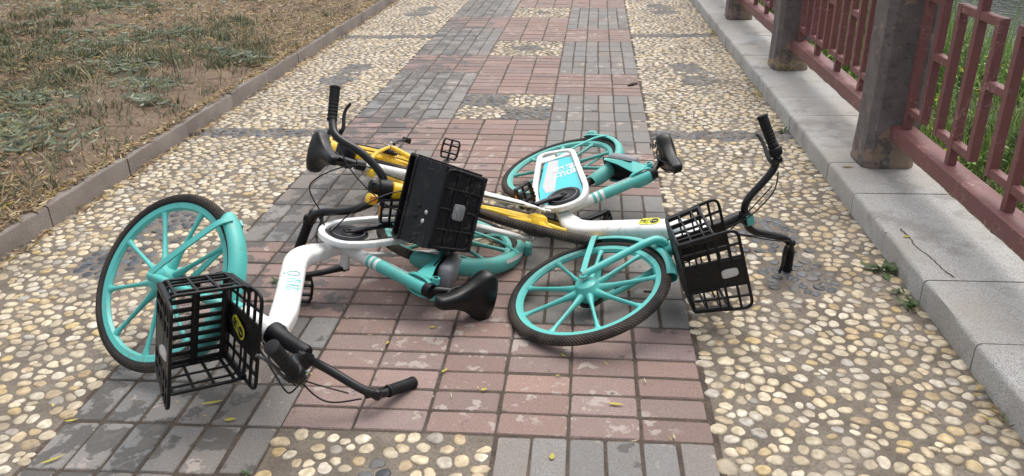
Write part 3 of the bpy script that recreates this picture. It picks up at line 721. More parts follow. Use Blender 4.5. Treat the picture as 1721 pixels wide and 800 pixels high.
# unseen wood across the river, added to darken the water's reflection
n = 26000; P_ = np.stack([15 + 5 * r.rand(n), -25 + 75 * r.rand(n), -0.6 + 7.5 * r.rand(n) ** 1.3], 1); P_[:, 2] *= (0.75 + 0.25 * np.sin(P_[:, 1] * .9) * np.cos(P_[:, 1] * .37))
V_, F_, C_ = flats(P_, 0.35 + 0.4 * r.rand(n), 0.22 + 0.2 * r.rand(n), r.rand(n) * 6.28, r.randn(n) * .6, r.randn(n) * .8, pick(r, [(.05, .09, .03), (.07, .12, .035), (.035, .06, .022)], n))
tag(np_mesh('unseen_bank_wood', V_, F_, M['leaf'], C_), 'unseen wood on the opposite river bank, added for its dark reflection', 'wood', kind='stuff')
# litter in the gutter along the granite ledge and on the path
n = 700; y = 0.1 + 6.5 * r.rand(n) ** .9; x = KERB_R - 0.012 - np.abs(r.randn(n)) * 0.022
keep = fbm(x * 0, y, 3.0, 8, 3) > -0.1; x, y = x[keep], y[keep]; n = len(x)
V_, F_, C_ = flats(np.stack([x, y, 0.006 + 0.008 * r.rand(n)], 1), 0.012 + 0.03 * r.rand(n), 0.004 + 0.007 * r.rand(n), r.rand(n) * 6.28, r.randn(n) * .25, r.randn(n) * .5, pick(r, [(.42, .33, .12), (.33, .22, .10), (.5, .42, .1), (.12, .09, .05), (.15, .2, .05)], n))
n2 = 420; y2 = 0.0 + 8 * r.rand(n2) ** 1.2; x2 = -2.85 + 3.65 * r.rand(n2)
V2, F2_, C2 = flats(np.stack([x2, y2, 0.006 + 0.003 * r.rand(n2)], 1), 0.009 + 0.018 * r.rand(n2), 0.003 + 0.005 * r.rand(n2), r.rand(n2) * 6.28, r.randn(n2) * .12, r.randn(n2) * .2, pick(r, [(.50, .40, .10), (.42, .34, .18), (.25, .17, .09), (.45, .42, .28)], n2))
tag(np_mesh('path_litter', np.concatenate([V_, V2]), F_ + [f + len(V_) for f in F2_], M['leaf'], np.concatenate([C_, C2])), 'fine leaf crumbs on the path and along the foot of the granite ledge', 'leaf litter', kind='stuff')
def leaf_obj(name, x, y, z, L, W, az, col, label, cat='leaf', group='yellow fallen leaves on the path', curl=0.12):
    mb = MB(); up = []
    for side in (0, 1):
        for i in range(9):
            t = i / 8; wv = math.sin(math.pi * t ** 0.8) * W / 2 * (1 if side == 0 else -1)
            up.append(((t - .5) * L, wv, 0.003 + curl * L * (2 * t - 1) ** 2 * .5 + abs(wv) * 0.25))
    F = [(i, i + 1, 10 + i, 9 + i) for i in range(8)]
    mb.add([(a * math.cos(az) - b * math.sin(az), a * math.sin(az) + b * math.cos(az), c) for a, b, c in up], F, col=col)
    o = mb.build(name, M['leaf']); o.location = (x, y, z); tag(o, label, cat, group); return o
YEL = (.46, .40, .06)
for (x, y, L, W, az, lab) in [(-1.869, -.186, .085, .012, .75, 'long narrow yellow leaf on the damp grey bricks in the bottom left corner'), (-1.44, .021, .045, .018, .3, 'small oval yellow leaf on the grey brick under the left basket'),
        (-1.921, -.013, .05, .012, .4, 'thin yellow leaf on the brick joint below the left wheel, near the pebbles'), (-.473, -.081, .034, .018, 1.5, 'oval yellow leaf on the grey bricks at the bottom edge'),
        (-.841, .317, .04, .012, 1.0, 'bent yellow leaf on the pink brick right of the black grip'), (-1.068, .474, .03, .012, 1.35, 'pale yellow leaf in the brick joint above the bent handlebar'),
        (-1.53, .10, .085, .016, .35, 'long yellow leaf lying under the bars of the left basket'), (-.29, .17, .06, .014, -.1, 'yellow leaf on the joint above the lower right grey bricks'),
        (-.70, .22, .03, .014, .6, 'yellow crumpled leaf on the joint between pink bricks below the saddle'), (-1.80, .93, .07, .030, -.1, 'broad yellow leaf on pink brick right of the big teal wheel'),
        (-.46, .43, .032, .01, 2.2, 'pale thin leaf below the tyre of the right front wheel'), (-.93, .585, .03, .014, .2, 'yellow leaf under the nose of the left bicycle saddle')]:
    leaf_obj('fallen_leaf', x, y, 0.003, L * .8, W * .8, az, YEL, lab)
leaf_obj('fallen_leaf', 0.905, 2.07, 0.101, .07, .02, .1, (.34, .26, .12), 'brown leaf on the granite ledge in front of the largest post', group=None)
leaf_obj('fallen_leaf', 0.90, 1.23, 0.101, .03, .018, .4, YEL, 'small yellow leaf on the cracked granite slab', group=None)
def weed(x, y, s, lab, seed):
    r = np.random.RandomState(seed); mb = MB()
    for i in range(int(16 * s + 6)):
        a = r.rand() * 6.28; L = s * (0.05 + 0.06 * r.rand()); el = 0.15 + 0.9 * r.rand(); c = np.array([(.05, .09, .03), (.07, .12, .04), (.10, .15, .06)][r.randint(3)])
        b = (r.randn() * .02 * s, r.randn() * .02 * s); pts = []
        for t in (0, .35, .7, 1):
            pts.append(Vector((b[0] + math.cos(a) * L * t * math.cos(el), b[1] + math.sin(a) * L * t * math.cos(el), 0.003 + L * t * math.sin(el) - 0.25 * L * t * t)))
        sd = Vector((-math.sin(a), math.cos(a), 0)); wd = L * 0.16
        V = [pts[0], pts[1] - sd * wd, pts[1] + sd * wd, pts[2] - sd * wd * .9, pts[2] + sd * wd * .9, pts[3]]
        mb.add(V, [(0, 1, 2), (1, 3, 4, 2), (3, 5, 4)], col=tuple(c))
    o = mb.build('weed', M['leaf']); o.location = (x, y, 0); tag(o, lab, 'weed', 'weeds in the gutter by the granite ledge')
weed(.79, 1.12, .75, 'dark green weed at the foot of the ledge beside the cracked slab', 1)
weed(.795, .83, .6, 'low weed with yellow leaves at the ledge foot, below the slab crack', 2)
weed(.80, .93, .4, 'small weed sprouting between two larger ones along the ledge', 3)
weed(.80, 3.0, .5, 'tiny weed where the dark pebble line meets the ledge', 4)
weed(-1.62, .90, .35, 'tiny weed in the brick joint beside the left bicycle frame', 5)
weed(-1.30, -.20, .22, 'tiny green tuft in the brick joint at the bottom edge', 6)
# straw tuft at the foot of the middle post, and a dark twig on the far bricks
mb = MB()
for i in range(26):
    a = -2.2 + r.randn() * .9; L = 0.10 + 0.14 * r.rand(); b = Vector((PX - .02 + r.randn() * .05, py0 + pitch - .13 + r.randn() * .015, 0.105))
    mb.tube([b, b + Vector((math.cos(a) * L * .5, math.sin(a) * L * .3, L * .35)), b + Vector((math.cos(a) * L, math.sin(a) * L * .5, L * .3))], [0.002, 0.0016, 0.0008], 4)
o = mb.build('straw_tuft', earth('straw', (0.45, 0.36, 0.20), (0.55, 0.45, 0.27), (0.3, 0.22, 0.12), 20, 80)); tag(o, 'tuft of pale dry straw at the foot of the middle post', 'straw')
mb = MB(); q = Vector((-.10, 4.13, .006)); mb.tube([q, q + Vector((.035, .02, .004)), q + Vector((.075, .075, .002))], [.006, .013, .006], 8)
tag(mb.build('seed_pod', M['mortar']), 'small dark pod lying on the far pink bricks', 'seed pod')
# ------------------------------------------------------------------ bicycles (built standing in their own frame: x forward, y left, z up, then laid down)
BIKES = {
 'A': dict(pose=[-0.96394, 1.81545, -1.82499, -1.18029, 1.39898, 0.10441], delta=1.0510, R=0.303, wb=1.1682, rake=0.034, ang=74.9137, sT=0.6602, bb=(0.4821, 0.2958), cl=(0.3762, 0.69), sa=(0.2788, 0.8034)),
 'B': dict(pose=[1.10533, -0.47664, -0.69044, -1.22803, 2.227, 0.01619], delta=0.0644, R=0.3057, wb=1.1898, rake=0.0604, ang=71.2015, sT=0.7071, bb=(0.47, 0.3149), cl=(0.3925, 0.6728), sa=(0.2771, 0.8293)),
 'C': dict(pose=[-1.00813, 0.94615, -1.20152, -0.8134, 1.84986, 0.06389], delta=0.0272, R=0.303, wb=1.1682, rake=0.034, ang=74.9137, sT=0.6602, bb=(0.4821, 0.2958), cl=(0.3762, 0.69), sa=(0.2788, 0.8034)),
}
def wheel(root, name, rim_mat, Rw, xf, axle_half, spokes=9, hub_r=0.045, phase=0.0, drum=None, hub_mat=None):
    ro = Rw - 0.0175                                # bead radius
    def circ(r, n=72, y=0.0): return [(r * math.cos(2 * math.pi * i / n), y, r * math.sin(2 * math.pi * i / n)) for i in range(n)]
    mb = MB()
    w = 0.015
    mb.sweep(circ(ro), [(-u_, v_) for u_, v_ in [(0.004, w), (0.0, w + .001), (-0.008, w - .002), (-0.034, 0.010), (-0.041, 0.0), (-0.034, -0.010), (-0.008, -w + .002), (0.0, -w - .001), (0.004, -w)]], closed=True, hint=(0, 1, 0))
    ri = ro - 0.041
    for i in range(spokes):
        a = phase + 2 * math.pi * i / spokes; d = Vector((math.cos(a), 0, math.sin(a)))
        pts = [d * (hub_r * 0.8), d * (hub_r + 0.02), d * (0.10), d * (ri * 0.72), d * (ri - 0.02), d * (ri + 0.006)]
        sc = [(0.016, 0.018), (0.012, 0.015), (0.0075, 0.011), (0.0062, 0.008), (0.008, 0.008), (0.016, 0.009)]
        mb.sweep(pts, [(math.cos(2 * math.pi * k / 10), math.sin(2 * math.pi * k / 10)) for k in range(10)], hint=(0, 1, 0), scales=sc)
    rim = mb.build(name, rim_mat, root, xf, sharp=45)
    mb = MB()
    hw = 0.040
    mb.lathe([(0.012, -hw - 0.004), (hub_r * 0.55, -hw), (hub_r * 0.8, -hw + 0.006), (hub_r * 0.95, -0.016), (hub_r * 1.02, -0.006), (hub_r * 1.02, 0.006), (hub_r * 0.95, 0.016), (hub_r * .8, hw - 0.006), (hub_r * .55, hw), (0.012, hw + 0.004)], (0, 0, 0), (0, 1, 0), 28)
    mb.build('hub', hub_mat or rim_mat, rim, xf)
    mb = MB()
    mb.lathe([(0.0045, -axle_half - .018), (0.0055, -axle_half - .016), (0.0055, -axle_half), (0.011, -axle_half), (0.011, -axle_half + .008), (0.006, -axle_half + .009), (0.006, axle_half - .009), (0.011, axle_half - .008), (0.011, axle_half), (0.0055, axle_half), (0.0055, axle_half + .016), (0.0045, axle_half + .018)], (0, 0, 0), (0, 1, 0), 12)
    mb.build('axle', M['steel'], rim, xf)
    if drum:
        mb = MB(); s = drum; mb.lathe([(0.02, s * 0.030), (0.046, s * 0.032), (0.048, s * 0.046), (0.040, s * 0.050), (0.012, s * 0.052)], (0, 0, 0), (0, 1, 0), 24); mb.build('brake_drum', M['black_metal'], rim, xf)
    mb = MB(); n = 18; rt = 0.0190; rc = Rw - rt
    sec = [(math.cos(2 * math.pi * k / n) * rt, -math.sin(2 * math.pi * k / n) * rt) for k in range(n)]
    # v runs round the section; start on the inside so that v = .5 is the crown of the tread
    c0 = circ(rc, 96); sec = [(-u, v) for u, v in sec]
    # find which sign of u points outward: n = t x hint
    t = Vector(c0[1]) - Vector(c0[-1]); nn = t.normalized().cross(Vector((0, 1, 0)))
    if nn.dot(Vector(c0[0])) < 0: sec = [(-u, v) for u, v in sec]
    mb.sweep(c0, sec, closed=True, hint=(0, 1, 0), uv=True); mb.build('tyre', M['tyre'], rim, xf, sharp=80)
    vl = MB(); a = phase + 0.35; vl.tube([(math.cos(a) * (ri + .01), 0, math.sin(a) * (ri + .01)), (math.cos(a) * (ri - .028), 0, math.sin(a) * (ri - .028))], 0.004, 8); vl.build('valve', M['black'], rim, xf)
    return rim
def fender(root, name, mat, xf, c, Rf, a0, a1, w=0.031, label=None, flare=True):
    mb = MB(); n = 40; pts = [(c[0] + Rf * math.cos(a0 + (a1 - a0) * i / n), 0, c[1] + Rf * math.sin(a0 + (a1 - a0) * i / n)) for i in range(n + 1)]
    t = Vector(pts[1]) - Vector(pts[0]); nn = t.normalized().cross(Vector((0, 1, 0))); sg = 1 if nn.dot(Vector((pts[0][0] - c[0], 0, pts[0][2] - c[1]))) > 0 else -1
    ou = [(-0.020, w), (-0.008, w * .97), (0.003, w * .80), (0.010, w * .48), (0.0125, 0), (0.010, -w * .48), (0.003, -w * .80), (-0.008, -w * .97), (-0.020, -w)]
    inn = [(u - 0.0025, v * 0.94) for u, v in ou[::-1]]
    sec = [(sg * u, v) for u, v in ou + inn]
    sc = [1.0] * (n + 1)
    if flare:
        for i, s in ((0, .62), (1, .86), (2, .96), (n, .62), (n - 1, .86), (n - 2, .96)): sc[i] = (1.0, s)
    mb.sweep(pts, sec, hint=(0, 1, 0), scales=sc, cap=True)
    return mb.build(name, mat, root, xf, sharp=50, label=label)
def saddle(root, c, tilt=0.0, clamp=None):
    mb = MB(); secs = [(-.140, .058, .022, .0), (-.130, .084, .040, 0.004), (-.098, .103, .050, .010), (-.060, .098, .048, .008), (-.026, .068, .038, .004), (.010, .050, .033, 0), (.05, .034, .030, -.002), (.10, .028, .027, -.001), (.140, .024, .024, -.003), (.158, .015, .015, -.009)]
    n = 20; V = []; F = []
    for (x, hw, hh, dz) in secs:
        for k in range(n):
            a = 2 * math.pi * k / n; ca, sa = math.cos(a), math.sin(a)
            yy = hw * math.copysign(abs(ca) ** 0.75, ca); zz = hh * (math.copysign(abs(sa) ** .7, sa) * (0.55 if sa > 0 else 1.15)) - (0.022 * (abs(ca) ** 2) if sa < 0.2 else 0.010 * abs(ca) ** 3)
            if sa > 0.6 and -.13 < x < .05: zz -= 0.005
            V.append((c[0] + x * .84, yy, c[1] + zz + dz + x * tilt))
    m = len(secs)
    for i in range(m - 1):
        for k in range(n): F.append((i * n + k, i * n + (k + 1) % n, (i + 1) * n + (k + 1) % n, (i + 1) * n + k))
    F.append(tuple(range(n))); F.append(tuple((m - 1) * n + k for k in range(n)))
    mb.add(V, F); s = mb.build('saddle', M['vinyl'], root, sharp=180)
    sub = s.modifiers.new('round', 'SUBSURF'); sub.levels = 1; sub.render_levels = 2
    u = MB()
    for sy in (-1, 1): u.tube(spline([(c[0] + .10, .012 * sy, c[1] - .025), (c[0] + .03, .022 * sy, c[1] - .062), (c[0] - .06, .024 * sy, c[1] - .062), (c[0] - .10, .045 * sy, c[1] - .035)], 5), 0.0038, 8)
    for sy in (-1, 1):
        hel = [(c[0] - .095 + 0.011 * math.cos(t * .8), .05 * sy + 0.011 * math.sin(t * .8), c[1] - .030 - .0016 * t) for t in range(34)]
        u.tube(hel, 0.0022, 5)
    u.box((c[0] - .015, 0, c[1] - .060), (.045, .05, .022), .005)
    u.build('seat_rails', M['black_metal'], s)
    return s
def pedal(root, bb, ang, L, side, mat_b=None, spin=0.0):
    d = Vector((math.cos(ang), 0, math.sin(ang))); y0 = side * 0.075
    mb = MB(); c = Vector((bb[0], y0, bb[1]))
    pts = [c - d * 0.016, c + d * .02, c + d * L * .5 + Vector((0, side * .012, 0)), c + d * (L - .02) + Vector((0, side * .018, 0)), c + d * (L + .014) + Vector((0, side * .018, 0))]
    mb.sweep(pts, rrect(1, 1, .45, 2), hint=(0, 1, 0), scales=[(.014, .009), (.017, .010), (.012, .008), (.012, .008), (.012, .008)])
    mb.lathe([(0.011, -0.012), (0.011, .010), (0.008, .014)], c, (0, side, 0), 14)
    cr = mb.build('crank_arm', M['black_metal'], root)
    e = c + d * L + Vector((0, side * .02, 0)); rot = Matrix.Rotation(spin, 3, 'Y'); mb = MB()
    def P(x, y, z): return e + rot @ Vector((x, y * side, z))
    mb.tube([P(0, -.005, 0), P(0, .105, 0)], .0055, 8)
    for sx in (-1, 1):
        mb.sweep([P(sx * .034, .014, 0), P(sx * .040, .03, 0), P(sx * .040, .088, 0), P(sx * .034, .104, 0)], rrect(.004, .012, .002, 1), hint=rot @ Vector((0, 0, 1)))
        for yy in (.034, .052, .07, .088): mb.sweep([P(sx * .040, yy - .003, .0115), P(sx * .040, yy + .003, .0115)], rrect(.005, .003, .001, 1), hint=rot @ Vector((0, 0, 1)))
    for yy in (.013, .040, .078, .105): mb.sweep([P(-.038, yy, 0), P(.038, yy, 0)], rrect(.004, .010, .002, 1), hint=rot @ Vector((0, 0, 1)))
    pd = mb.build('pedal', M['dusty_black'], root)
    mb = MB()
    for sx in (-1, 1):
        mb.box(P(sx * .0445, .059, 0), (.004, .044, .013), .001, rot)
    mb.build('reflector', M['amber'], pd)
def bars(root, st, path, gs, ge, bar_r=0.0138, grip_r=0.0175, shifter=True, lever=True, stem_pts=None, badge=None, sT=.66):
    """path: list of (f,y,s) for the right (y<0 mirrored) half starting at the centre"""
    left = [(f, y, s) for f, y, s in path]; right = [(f, -y, s) for f, y, s in path][::-1]
    pts = [Vector(p) for p in right + left]
    pts = fillet(pts, 0.05, 6)
    mb = MB(); mb.tube(pts, bar_r, 12); hb = mb.build('handlebar', M['black_metal'], root, st)
    for sy in (-1, 1):
        a = Vector((gs[0], gs[1] * sy, gs[2])); b = Vector((ge[0], ge[1] * sy, ge[2])); ax = (b - a); L = ax.length; ax.normalize()
        g = MB(); g.lathe([(grip_r * 1.05, 0), (grip_r * 1.12, .004), (grip_r * 1.12, .010), (grip_r, .013), (grip_r * .98, L * .4), (grip_r * 1.08, L * .7), (grip_r * 1.06, L - .012), (grip_r * 1.16, L - .010), (grip_r * 1.16, L - .002), (grip_r * .9, L)], a, ax, 20)
        for k in range(7): g.lathe([(grip_r * 1.0, .02 + k * (L - .04) / 7), (grip_r * 1.07, .022 + k * (L - .04) / 7), (grip_r * 1.07, .026 + k * (L - .04) / 7), (grip_r, .028 + k * (L - .04) / 7)], a, ax, 20)
        gg = g.build('grip', M['rubber_grip'], root, st)
        if shifter and sy == -1:
            g = MB(); g.lathe([(.013, -.034), (.021, -.032), (.023, -.024), (.0235, -.006), (.021, -.002), (.017, 0)], a, ax, 24)
            for k in range(12):
                an = 2 * math.pi * k / 12; o1 = ax.orthogonal().normalized(); o2 = ax.cross(o1); dd = o1 * math.cos(an) + o2 * math.sin(an)
                g.tube([a + dd * .0232 - ax * .026, a + dd * .0232 - ax * .006], .0022, 5)
            g.build('bell_ring', M['black'], gg, st)
        if lever:
            g = MB(); ff = Vector((.45, 0, -.89)); m = a - ax * .045
            g.box(m, (.03, .026, .026), .005)
            g.sweep([m + ff * .005, m + ff * .034 - ax * .004, m + ff * .040 + ax * .016], rrect(.008, .008, .003, 1), hint=(0, 0, 1))
            g.build('lever_clamp', M['black_metal'], root, st)
            lv = MB(); lp = spline([m + ff * .036, m + ff * .048 + ax * .03, m + ff * .046 + ax * .07, m + ff * .052 + ax * .105, m + ff * .068 + ax * .132], 5)
            lv.sweep(lp, rrect(1, 1, .4, 2), hint=(0, 0, 1), scales=[(.0045, .008 - .003 * i / (len(lp) - 1)) for i in range(len(lp))])
            lv.build('brake_lever', M['black_metal'] if sy == 1 else M['lever'], root, st)
    return hb
M['dull_lens'] = paint('scuffed_reflector', (0.17, 0.17, 0.175), dirt=(0.34, 0.34, 0.34), amount=0.8, rough=0.35, scale=30)
M['lever'] = paint('scuffed_lever', (0.05, 0.05, 0.052), dirt=(0.35, 0.34, 0.33), rough=0.35, amount=0.7)
def text_mesh(name, body, size, mat, parent, origin, xdir, ydir, xf=None, off=0.0004, bold=0.0):
    cu = bpy.data.curves.new(name, 'FONT'); cu.body = body; cu.size = size; cu.align_x = 'CENTER'; cu.align_y = 'CENTER'; cu.offset = bold; cu.extrude = 0.0003
    tmp = bpy.data.objects.new(name, cu); COL.objects.link(tmp)
    dg = bpy.context.evaluated_depsgraph_get(); me = bpy.data.meshes.new_from_object(tmp.evaluated_get(dg)); me.name = name
    bpy.data.objects.remove(tmp)
    X = Vector(xdir).normalized(); Y = Vector(ydir); Y = (Y - X * Y.dot(X)).normalized(); Z = X.cross(Y); O = Vector(origin)
    for v in me.vertices:
        p = O + X * v.co.x + Y * v.co.y + Z * (v.co.z + off); v.co = xf(p) if xf else p
    me.materials.clear(); me.materials.append(mat); o = bpy.data.objects.new(name, me); COL.objects.link(o); o.parent = parent; return o
def sticker(parent, origin, xdir, ydir, L, W, xf=None):
    """yellow pill sticker with a black disc: x along its length, disc at the +x end"""
    X = Vector(xdir).normalized(); Y = Vector(ydir); Y = (Y - X * Y.dot(X)).normalized(); Z = X.cross(Y); O = Vector(origin)
    P = lambda a, b, c: O + X * a + Y * b + Z * c
    def plate(name, ol, z0, z1, mat, par):
        mb = MB(); n = len(ol); mb.add([P(a, b, z0) for a, b in ol] + [P(a, b, z1) for a, b in ol], [tuple(range(n)), tuple(range(n, 2 * n))] + [(i, (i + 1) % n, n + (i + 1) % n, n + i) for i in range(n)])
        return mb.build(name, mat, par, xf, smooth=False)
    pill = plate('warning_sticker', rrect(L / 2, W / 2, W / 2 * .98, 8), -0.001, 0.0008, M['lime'], parent)
    disc = [(L / 2 - W * .52 + W * .38 * math.cos(t * .2618), W * .38 * math.sin(t * .2618)) for t in range(24)]
    plate('disc', disc, 0.0009, 0.0014, M['black'], pill)
    plate('mark', [(a + L / 2 - W * .45, b) for a, b in rrect(W * .17, W * .045, W * .02, 1)], 0.0015, 0.0019, M['lime'], pill)
    dot = [(L / 2 - W * .76 + W * .055 * math.cos(t * .6283), W * .055 * math.sin(t * .6283)) for t in range(10)]
    plate('mark', dot, 0.0015, 0.0019, M['lens'], pill)
    for sy in (-1, 1):                       # two small ring pictograms
        cx, cy, rr = L / 2 - W * 1.12, sy * W * .22, W * .155
        mb = MB(); mb.tube([P(cx + rr * math.cos(t * .3927), cy + rr * math.sin(t * .3927), .001) for t in range(16)], .0007, 4, closed=True)
        mb.tube([P(cx - rr * .6, cy - rr * .6, .001), P(cx + rr * .6, cy + rr * .6, .001)], .0006, 4); mb.build('pictogram', M['black'], pill, xf)
    text_mesh('lettering', "\u8bf7\u52ff\n\u8f7d\u4eba", W * .26, M['black'], pill, P(-L / 2 + W * .38, 0, .0009), -Y, X, xf)

def teal_basket(root, xf=None):
    cx, z0, z1 = 1.182, 0.642, 0.838
    def Q(u, v, z):                           # tapered tub
        t = (z - z0) / (z1 - z0); return Vector((cx + u * (0.105 + 0.02 * t) + 0.012 * t, v * (0.145 + 0.02 * t), z))
    def ring(z, r=.035):
        return [Vector((q[0], q[1], z)) for q in [Q(a / .1, b / .1, z) for a, b in rrect(.1, .1, .022, 4)]]
    mb = MB(); sq = rrect(.0041, .0041, .0013, 1)
    for z, w in ((z0, 1.0), (z0 + .045, .75), (z0 + .09, .75), (.76, 1.1)): mb.sweep(ring(z), [(a * w, b * w) for a, b in sq], closed=True, hint=(0, 0, 1))
    side_top = .76
    for s in (-1, 1):                         # tall front and back frames with rounded upper corners
        pts = fillet([Q(s, -.96, side_top - .02), Q(s * 1.0, -.97, z1), Q(s * 1.0, .97, z1), Q(s, .96, side_top - .02)], .035, 6)
        mb.sweep(pts, [(a * 1.25, b * 1.1) for a, b in sq], hint=(1, 0, 0))
        mb.sweep([Q(s, -.97, .80), Q(s, .97, .80)], sq, hint=(0, 0, 1))
        for v in (-.64, .64): mb.sweep([Q(s, v, z0), Q(s, v, z1)], sq, hint=(0, 1, 0))
        for v in (-.34, .34): mb.sweep([Q(s, v, z0), Q(s, v, z1)], sq, hint=(0, 1, 0))
    for s in (-1, 1):
        for u in (-.78, -.26, .26, .78): mb.sweep([Q(u, s, z0), Q(u, s, side_top)], sq, hint=(1, 0, 0))
    for i in range(10):                       # slatted bottom
        v = -.9 + 1.8 * i / 9; mb.sweep([Q(-.95, v, z0), Q(.95, v, z0)], rrect(.0075, .003, .001, 1), hint=(0, 0, 1))
    for u in (-.85, 0, .85): mb.sweep([Q(u, -.95, z0 + .004), Q(u, .95, z0 + .004)], rrect(.011, .004, .001, 1), hint=(0, 0, 1))
    for s in (-1, 1):                         # corner posts
        for v in (-.93, .93): mb.sweep([Q(s * .96, v, z0), Q(s * .96, v, side_top + .01)], rrect(.009, .009, .003, 1), hint=(1, 0, 0))
    b = mb.build('basket', M['black'], root, xf, sharp=50)
    for s, nm in ((1, 'front_plate'), (-1, 'back_plate')):
        pl = MB(); vv = .30 if s == 1 else .36; e = .0035
        V = [Q(s, -vv, z0 - .004) + Vector((s * e, 0, 0)), Q(s, vv, z0 - .004) + Vector((s * e, 0, 0)), Q(s, vv, z1) + Vector((s * e, 0, 0)), Q(s, -vv, z1) + Vector((s * e, 0, 0))]
        V += [p - Vector((s * e * 2, 0, 0)) for p in V]
        pl.add(V, [(0, 1, 2, 3), (7, 6, 5, 4), (0, 4, 5, 1), (1, 5, 6, 2), (2, 6, 7, 3), (3, 7, 4, 0)]); pl.build(nm, M['black'], b, xf, smooth=False)
    pl = MB(); c = Q(1, 0, .785) + Vector((.006, 0, 0)); pl.sweep([c - Vector((.003, 0, 0)), c + Vector((.003, 0, 0)), c + Vector((.005, 0, 0))], rrect(1, 1, .5, 4), hint=(0, 0, 1), scales=[(.016, .028), (.016, .028), (.012, .023)])
    pl.build('front_reflector', M['lens'], b, xf)
    br = MB(); br.sweep([(0.965, 0, .735), (1.05, 0, .735)], rrect(.03, .02, .005, 1), hint=(0, 1, 0)); br.build('bracket', M['black'], b, xf)
    return b, Q

def finish(root, B, label):
    M3 = rod(B['pose'][:3]); t = B['pose'][3:]
    root.matrix_world = Matrix.Translation(t) @ M3.to_4x4()
    tag(root, label, 'bicycle', 'shared bicycles toppled on the path')
def rod(v):
    v = Vector(v); return Matrix.Rotation(v.length, 3, v.normalized())
def steer_xf(B):
    a = R(B['ang']); ax = Vector((-math.cos(a), 0, math.sin(a))); ff = Vector((math.sin(a), 0, math.cos(a))); base = Vector((B['wb'], 0, B['R'])) - ff * B['rake']
    S = Matrix.Rotation(B['delta'], 3, ax); Y = Vector((0, 1, 0))
    return (lambda p: base + S @ (ff * p[0] + Y * p[1] + ax * p[2])), (lambda p: base + ff * p[0] + Y * p[1] + ax * p[2]), ax, base
def cable(root, pts, r=0.0027, xf=None, mat=None):
    mb = MB(); mb.tube(spline(pts, 8), r, 6); return mb.build('cable', mat or M['black'], root, xf)

